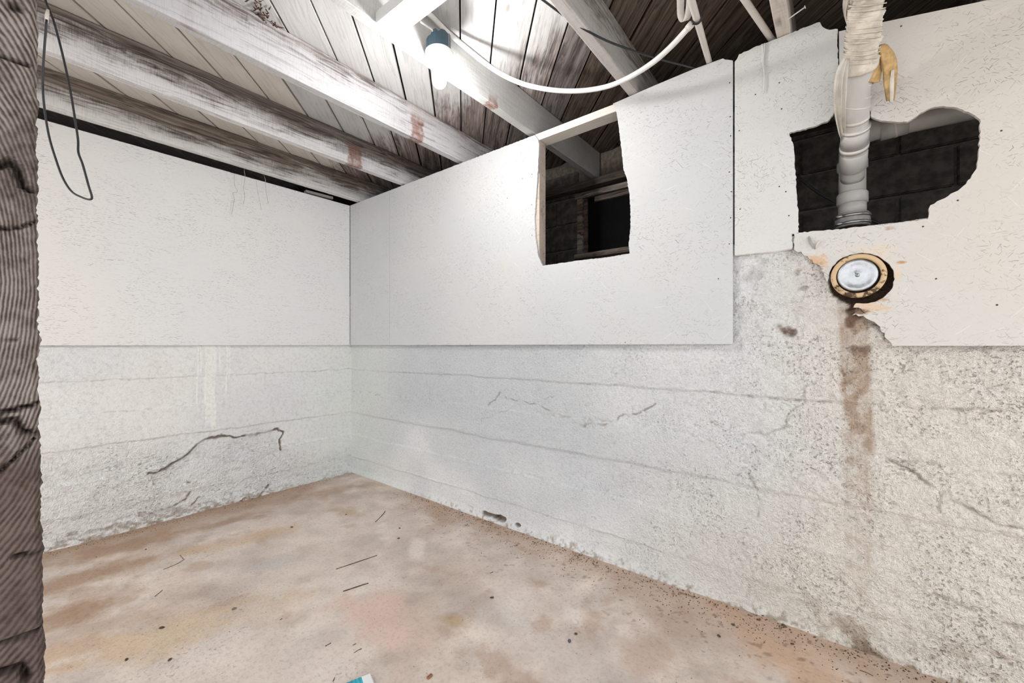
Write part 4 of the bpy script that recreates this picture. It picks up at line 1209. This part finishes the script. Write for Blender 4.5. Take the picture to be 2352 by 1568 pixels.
# ---- round clean-out with a steel cover
cc = PX(1971, 633, 1, -0.010)
co_ = empty('cleanout', (cc[0], 0.0, cc[2])); tag(co_, 'round clean-out with a grimy tan ring and a steel cover', 'clean-out')
lathe('ring', [(0.060, 0.028), (0.078, 0.028), (0.079, -0.008), (0.076, -0.013), (0.068, -0.015), (0.0625, -0.012), (0.0615, 0.010), (0.060, 0.028)], M_RING, co_, (0, 0, 0), 'Y', 56)
lathe('grime_seat', [(0.0, 0.012), (0.0612, 0.012), (0.0612, -0.002), (0.0, -0.002)], M_GRIME, co_, (0, 0, 0), 'Y', 48)
cap_o = lathe('cover', [(0.0, -0.011), (0.012, -0.011), (0.022, -0.0085), (0.040, -0.0105), (0.047, -0.013), (0.054, -0.0135), (0.0575, -0.011), (0.0575, -0.003)], M_CAP, co_, (-0.002, 0, 0.002), 'Y', 56)
s_o = lathe('cover_screw', [(0.0, -0.0175), (0.004, -0.017), (0.0065, -0.014), (0.007, -0.0105)], M_STEEL, cap_o, (-0.002, 0, 0.002), 'Y', 16)
tube('screw_tang', [np.array((-0.006, -0.014, 0.006)), np.array((-0.009, -0.019, 0.016)), np.array((-0.004, -0.018, 0.018))], 0.0012, M_STEEL, cap_o, 6)

# ---- rough post in the left foreground
PXF = 2.447
edge = [(85, -60), (85, 0), (86, 400), (90, 800), (93, 1000), (98, 1300), (103, 1568), (105, 1640)]
ez = np.array([PX(u, v, 0, PXF)[2] for u, v in edge]); ey = np.array([PX(u, v, 0, PXF)[1] for u, v in edge])
zs = np.arange(0.0, JB - 0.005, 0.004)
nw = 44
wdt = 0.145
ye = np.interp(zs, ez[::-1], ey[::-1])
f = np.linspace(0, 1, nw)
Zg, Fg = np.meshgrid(zs, f, indexing='ij')
Yg = ye[:, None] - wdt * (1 - Fg)
hh = 0.0022 * fbm(Yg * 60, Zg * 14, 3, 301) + 0.004 * fbm(Yg * 9, Zg * 9, 3, 302)
dk = np.zeros_like(Yg)
for pts, wd, dp_ in [([(0, 378), (25, 372), (45, 392), (50, 425), (75, 435)], 0.004, 0.016), ([(0, 526), (45, 520), (85, 509)], 0.0018, 0.008), ([(0, 776), (45, 777)], 0.0015, 0.006), ([(0, 946), (40, 940), (85, 926)], 0.0026, 0.014),
                     ([(0, 966), (42, 962), (46, 990), (88, 993)], 0.0030, 0.014), ([(5, 1083), (40, 1045), (82, 1005)], 0.0018, 0.010), ([(30, 1276), (95, 1266)], 0.0020, 0.010), ([(0, 1480), (95, 1443)], 0.0020, 0.010), ([(0, 1545), (50, 1530), (60, 1560)], 0.004, 0.012), ([(30, 12), (42, 14)], 0.006, 0.010), ([(0, 128), (85, 160)], 0.0014, 0.006)]:
    q = rp(pts, 0, PXF)
    d = dist_poly(Yg + 0.004 * fbm(Yg * 90, Zg * 90, 2, 303), Zg + 0.006 * fbm(Yg * 60, Zg * 60, 2, 304), q)
    m = np.exp(-(d / wd) ** 2)
    hh -= dp_ * m; dk = np.maximum(dk, m)
hh = hh - 0.010 * sstep(0.955, 1.0, Fg) ** 2
jag = (fbm(Zg * 90, Zg * 0, 3, 305) * 0.006 + fbm(Zg * 400, Zg * 0, 1, 306) * 0.003) * sstep(0.93, 1.0, Fg)
front = np.stack([PXF + hh, Yg + jag, Zg], -1)
back = np.stack([np.full_like(Yg, PXF - wdt), Yg, Zg], -1)
V = np.concatenate([front.reshape(-1, 3), back.reshape(-1, 3)])
nz_ = len(zs); N_ = nz_ * nw
F_ = []
for i in range(nz_ - 1):
    for j in range(nw - 1):
        a = i * nw + j
        F_.append((a, a + 1, a + 1 + nw, a + nw))
    for j in (0, nw - 1):
        a = i * nw + j
        F_.append((a, a + nw, a + nw + N_, a + N_))
for i in (0, nz_ - 1):
    a, b = i * nw, i * nw + nw - 1
    F_.append((a, b, b + N_, a + N_))
for j in (0,):
    F_.append((N_, N_ + nw - 1, N_ + (nz_ - 1) * nw + nw - 1, N_ + (nz_ - 1) * nw))
def m_post():
    t = NT('rough_sawn_post')
    p = t.pos()
    s_ = t.sep(p)
    yz = t.comb(0.0, s_[1], s_[2])
    warp = t.math('ADD', t.noise(yz, 6.0, 3, 0.5), t.math('MULTIPLY', t.noise(yz, 28.0, 3, 0.6), 0.45))
    # growth rings of a slab cut near the heart: arcs above, near-vertical lines below
    cy, cz_ = PX(-150, 620, 0, PXF)[1], PX(-150, 620, 0, PXF)[2]
    dy = t.math('SUBTRACT', s_[1], float(cy)); dz = t.math('MULTIPLY', t.math('SUBTRACT', s_[2], float(cz_)), 0.32)
    rr = t.math('SQRT', t.math('ADD', t.math('MULTIPLY', dy, dy), t.math('MULTIPLY', dz, dz)))
    ph = t.math('ADD', t.math('MULTIPLY', rr, 1650.0), t.math('MULTIPLY', warp, 13.0))
    ringv = t.math('MULTIPLY_ADD', t.math('SINE', ph), 0.5, 0.5)
    nz = t.noise(t.scale(p, (60, 60, 60)), 1.0, 4, 0.65)
    rv = t.math('ADD', t.math('MULTIPLY', t.math('MULTIPLY', ringv, 0.55), t.mapr(t.noise(yz, 9, 2), 0.3, 0.65, 0.35, 1.0)), t.math('MULTIPLY', nz, 0.75))
    c = t.mix(t.mapr(rv, 0.20, 1.0), (0.055, 0.038, 0.033, 1), (0.36, 0.315, 0.285, 1))
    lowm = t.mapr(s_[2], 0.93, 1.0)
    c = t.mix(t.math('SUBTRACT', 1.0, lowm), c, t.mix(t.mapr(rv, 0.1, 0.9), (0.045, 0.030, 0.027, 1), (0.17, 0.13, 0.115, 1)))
    at = t.attr('tint')
    c = t.mix(1.0, c, at.outputs['Color'], 'MULTIPLY')
    return t.done(c, 0.9, t.bump(rv, 0.6, 0.003), 0, 0.1)
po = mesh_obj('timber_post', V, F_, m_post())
tc = np.ones((len(V), 3)); tc[:N_] = lerp3(np.ones((N_, 3)), (0.10, 0.08, 0.07), dk.ravel() * 0.9)
tint_attr(po.data, tc)
tag(po, 'rough sawn dark timber post with cracks, standing across the floor from the bulb', 'post')

# ---- litter on the floor
def stick(px, r, mat, label, group=None, name='twig'):
    pts = []
    for u, v in px:
        p = PX(u, v, 2, 0.0); p[2] = floor_z(p[0], p[1]) + r * 0.9
        pts.append(p)
    pts = spline(pts, 10)
    o = tube(name, pts, [r * (0.7 + 0.5 * random.random()) for _ in pts], mat, None, 7)
    return tag(o, label, 'twig', group)
stick([(772, 1307), (820, 1291), (866, 1276)], 0.0018, M_STICK, 'longest straight brown twig lying on the pale pink floor')
stick([(788, 1359), (812, 1351), (833, 1344), (846, 1340)], 0.0022, M_STICK, 'dark brown twig with a knot, lying beside the longest twig')
stick([(862, 1199), (873, 1188), (881, 1179), (885, 1173)], 0.0020, M_STICK, 'short bent brown twig lying towards the corner of the room')
stick([(375, 1309), (395, 1301), (410, 1294), (424, 1285)], 0.0016, M_STRAW, 'thin yellowish stalk lying near the left wall')
stick([(414, 1276), (418, 1281), (421, 1285)], 0.0016, M_STRAW, 'tiny yellowish stalk at the tip of the thin stalk')
for a in ([(813, 1499), (822, 1493), (831, 1489)], [(643, 1424), (648, 1421)], [(765, 1565), (769, 1556)], [(355, 1372), (365, 1364), (373, 1357)], [(1125, 1317), (1133, 1313)], [(810, 1482), (818, 1478)], [(747, 1484), (760, 1477)], [(1975, 1540), (1990, 1545), (2005, 1553)]):
    stick(a, 0.0013, M_STICK, 'tiny brown splinter scattered on the floor', 'tiny splinters on the floor', 'splinter')

def lump(name, u, v, r, mat, label, cat, group=None, flat=0.5):
    p = PX(u, v, 2, 0.0)
    bm = bmesh.new()
    bmesh.ops.create_icosphere(bm, subdivisions=2, radius=r)
    for w in bm.verts:
        k_ = 1 + 0.55 * (float(vnoise(np.array([w.co.x / r * 1.3 + u]), np.array([w.co.y / r * 1.3 + w.co.z / r + v]), 3)[0]) - 0.5)
        w.co = Vector((w.co.x * k_ * 1.25, w.co.y * k_ * 0.8, w.co.z * k_ * flat))
    me = bpy.data.meshes.new(name); bm.to_mesh(me); bm.free()
    o = link_mesh(name, me, mat, None, (p[0], p[1], floor_z(p[0], p[1]) + r * flat * 0.75), False, (0, 0, random.random() * 6))
    return tag(o, label, cat, group)
lump('leaf_scrap', 371, 1444, 0.008, M_STICK, 'dark curled scrap of leaf on the ochre stained floor', 'leaf scrap', None, 0.45)
lump('pebble', 538, 1400, 0.007, m_plain('grey_pebble', (0.26, 0.22, 0.20), 0.9, 0.2, 150), 'small grey pebble on the open floor', 'pebble', None, 0.6)
lump('bark_chip', 670, 1211, 0.008, M_STICK, 'dark bark chip on the floor near the corner', 'bark chip')
lump('plastic_chip', 1308, 1471, 0.007, M_CHIP, 'dark blue grey chip on the floor towards the right wall', 'chip')
lump('clay_crumb', 987, 1553, 0.009, m_plain('orange_clay', (0.34, 0.17, 0.09), 0.9, 0.2, 120), 'orange brown crumb on the floor beside the teal packet', 'crumb')
for u, v in ((391, 1517), (290, 1517), (335, 1262), (1752, 1415), (1741, 1424), (1684, 1436), (1855, 1451), (1652, 1462), (918, 1213), (915, 1237), (795, 1181), (1323, 1455), (1130, 1372), (1800, 1438), (1820, 1480)):
    lump('dirt_crumb', u, v, random.uniform(0.004, 0.007), M_CRUMB, 'small dark crumb of dirt lying on the floor', 'dirt crumb', 'dirt crumbs on the floor')
# fine grit along the foot of the walls: too small to count
vs_, fs_ = [], []
def grit(x, y, r, zoff=0.0):
    z = floor_z(x, y) + r * 0.3 + zoff
    b_ = len(vs_)
    a = random.random() * 6.28
    for k_ in range(4):
        rr_ = r * random.uniform(0.6, 1.3)
        vs_.append((x + rr_ * math.cos(a + k_ * 1.57), y + rr_ * math.sin(a + k_ * 1.57), z - r * 0.4))
    vs_.append((x, y, z + r * 0.7))
    for k_ in range(4):
        fs_.append((b_ + k_, b_ + (k_ + 1) % 4, b_ + 4))
for _ in range(1500):
    x = 0.7 + 3.3 * random.random() ** 0.8
    d0 = abs(random.gauss(0, 0.10))
    grit(x, 0.005 - d0, random.uniform(0.0012, 0.0038) * (1.3 if d0 < 0.05 else 1))
for _ in range(500):
    y = -2.1 * random.random()
    grit(0.02 + abs(random.gauss(0, 0.05)), y, random.uniform(0.001, 0.0035))
for _ in range(500):
    x, y = random.uniform(0.2, 3.2), random.uniform(-1.9, -0.1)
    grit(x, y, random.uniform(0.0008, 0.0022))
tag(mesh_obj('floor_grit', vs_, fs_, M_CRUMB), 'fine brown grit scattered along the foot of the walls', 'grit', kind='stuff')

# teal and white packet
pa = PX(850, 1547, 2, 0.008); pb = PX(856, 1568, 2, 0.008); pl_ = PX(800, 1567, 2, 0.008)
ex = (pl_ - pa); ex[2] = 0; ex /= np.linalg.norm(ex)
ey_ = np.array((-ex[1], ex[0], 0))
if np.dot(ey_, pb - pa) < 0: ey_ = -ey_
pk = empty('packet', (pa[0], pa[1], floor_z(pa[0], pa[1]))); tag(pk, 'ribbed teal and white packet lying on the floor', 'packet')
def pbox(name, a0, a1, b0, b1, z0, z1, mat, bev=0.0006):
    vs_ = []
    for zz in (z0, z1):
        for a_, b_ in ((a0, b0), (a1, b0), (a1, b1), (a0, b1)):
            q_ = ex * a_ + ey_ * b_; vs_.append((q_[0], q_[1], zz))
    fs_ = [(0, 1, 2, 3), (4, 5, 6, 7), (0, 1, 5, 4), (1, 2, 6, 5), (2, 3, 7, 6), (3, 0, 4, 7)]
    return mesh_obj(name, vs_, fs_, mat, pk)
wt = 0.028
pbox('white_end', 0, wt, 0, 0.055, 0.0, 0.011, M_CARD)
for k_ in range(6):
    pbox('crimp_tooth', -0.0035, 0.0, 0.012 + k_ * 0.007, 0.016 + k_ * 0.007, 0.002, 0.008, M_CARD)
pbox('teal_body', wt, 0.115, 0, 0.055, 0.0, 0.0105, M_TEAL)
for k_ in range(7):
    pbox('ridge', wt + 0.006 + k_ * 0.012, wt + 0.010 + k_ * 0.012, 0.0005, 0.0545, 0.0105, 0.0118, M_TEALD)

# ---- nail heads along the board edges
boards = {o['label']: o for o in bpy.data.objects if o.name.startswith('strand_board')}
def nails(key, pxs, y=0.0):
    b = next(o for l, o in boards.items() if key in l)
    for u, v in pxs:
        p = PX(u, v, 1, y)
        lathe('nail_head', [(0.0, -0.0012), (0.0024, -0.0010), (0.0030, 0.0004)], M_STICK, b, tuple(p), 'Y', 8)
nails('window-like', [(1676, 190), (1677, 268), (1678, 312), (1675, 395), (1680, 440), (1678, 500), (1675, 560), (1650, 640), (1222, 400), (1221, 470), (1222, 540), (1200, 410), (1165, 455), (1436, 786), (905, 470), (1080, 790)])
nails('paint drip', [(1790, 428), (1805, 440), (1812, 495), (1790, 190), (1735, 217), (1795, 250), (1698, 300), (1700, 480)], 0.004)
nails('cream tinted', [(2120, 520), (2300, 300), (2200, 460), (2150, 640), (2290, 700), (2070, 60)])
# curled flakes of paint below the wide cut-out
cf = empty('paint_flake', PX(1866, 560, 1, -0.002)); tag(cf, 'pair of curled grey paint flakes under the wide cut-out', 'paint flake')
tube('flake', local(spline([PX(1858, 543, 1, -0.003), PX(1860, 553, 1, -0.008), PX(1866, 564, 1, -0.006), PX(1872, 572, 1, -0.002)], 10), cf), [0.002, 0.004, 0.0045, 0.0045, 0.004, 0.004, 0.003, 0.003, 0.002, 0.001], M_CLAMP, cf, 8)
tube('flake', local(spline([PX(1885, 553, 1, -0.003), PX(1880, 557, 1, -0.006), PX(1876, 563, 1, -0.005), PX(1873, 571, 1, -0.002)], 10), cf), [0.002, 0.004, 0.0045, 0.0045, 0.004, 0.004, 0.003, 0.003, 0.002, 0.001], M_FILM, cf, 8)
# cream scrap of timber in the gap over the left board
p = PX(735, 447, 0, -0.05)
o = beam('timber_scrap', (-0.07, float(p[1]), float(p[2])), 0.22, 0.05, 0.022, M_BATTEN, math.radians(84), None, 0.002, 8, 0.002)
tag(o, 'cream scrap of timber lying in the dark gap above the left board', 'timber scrap')
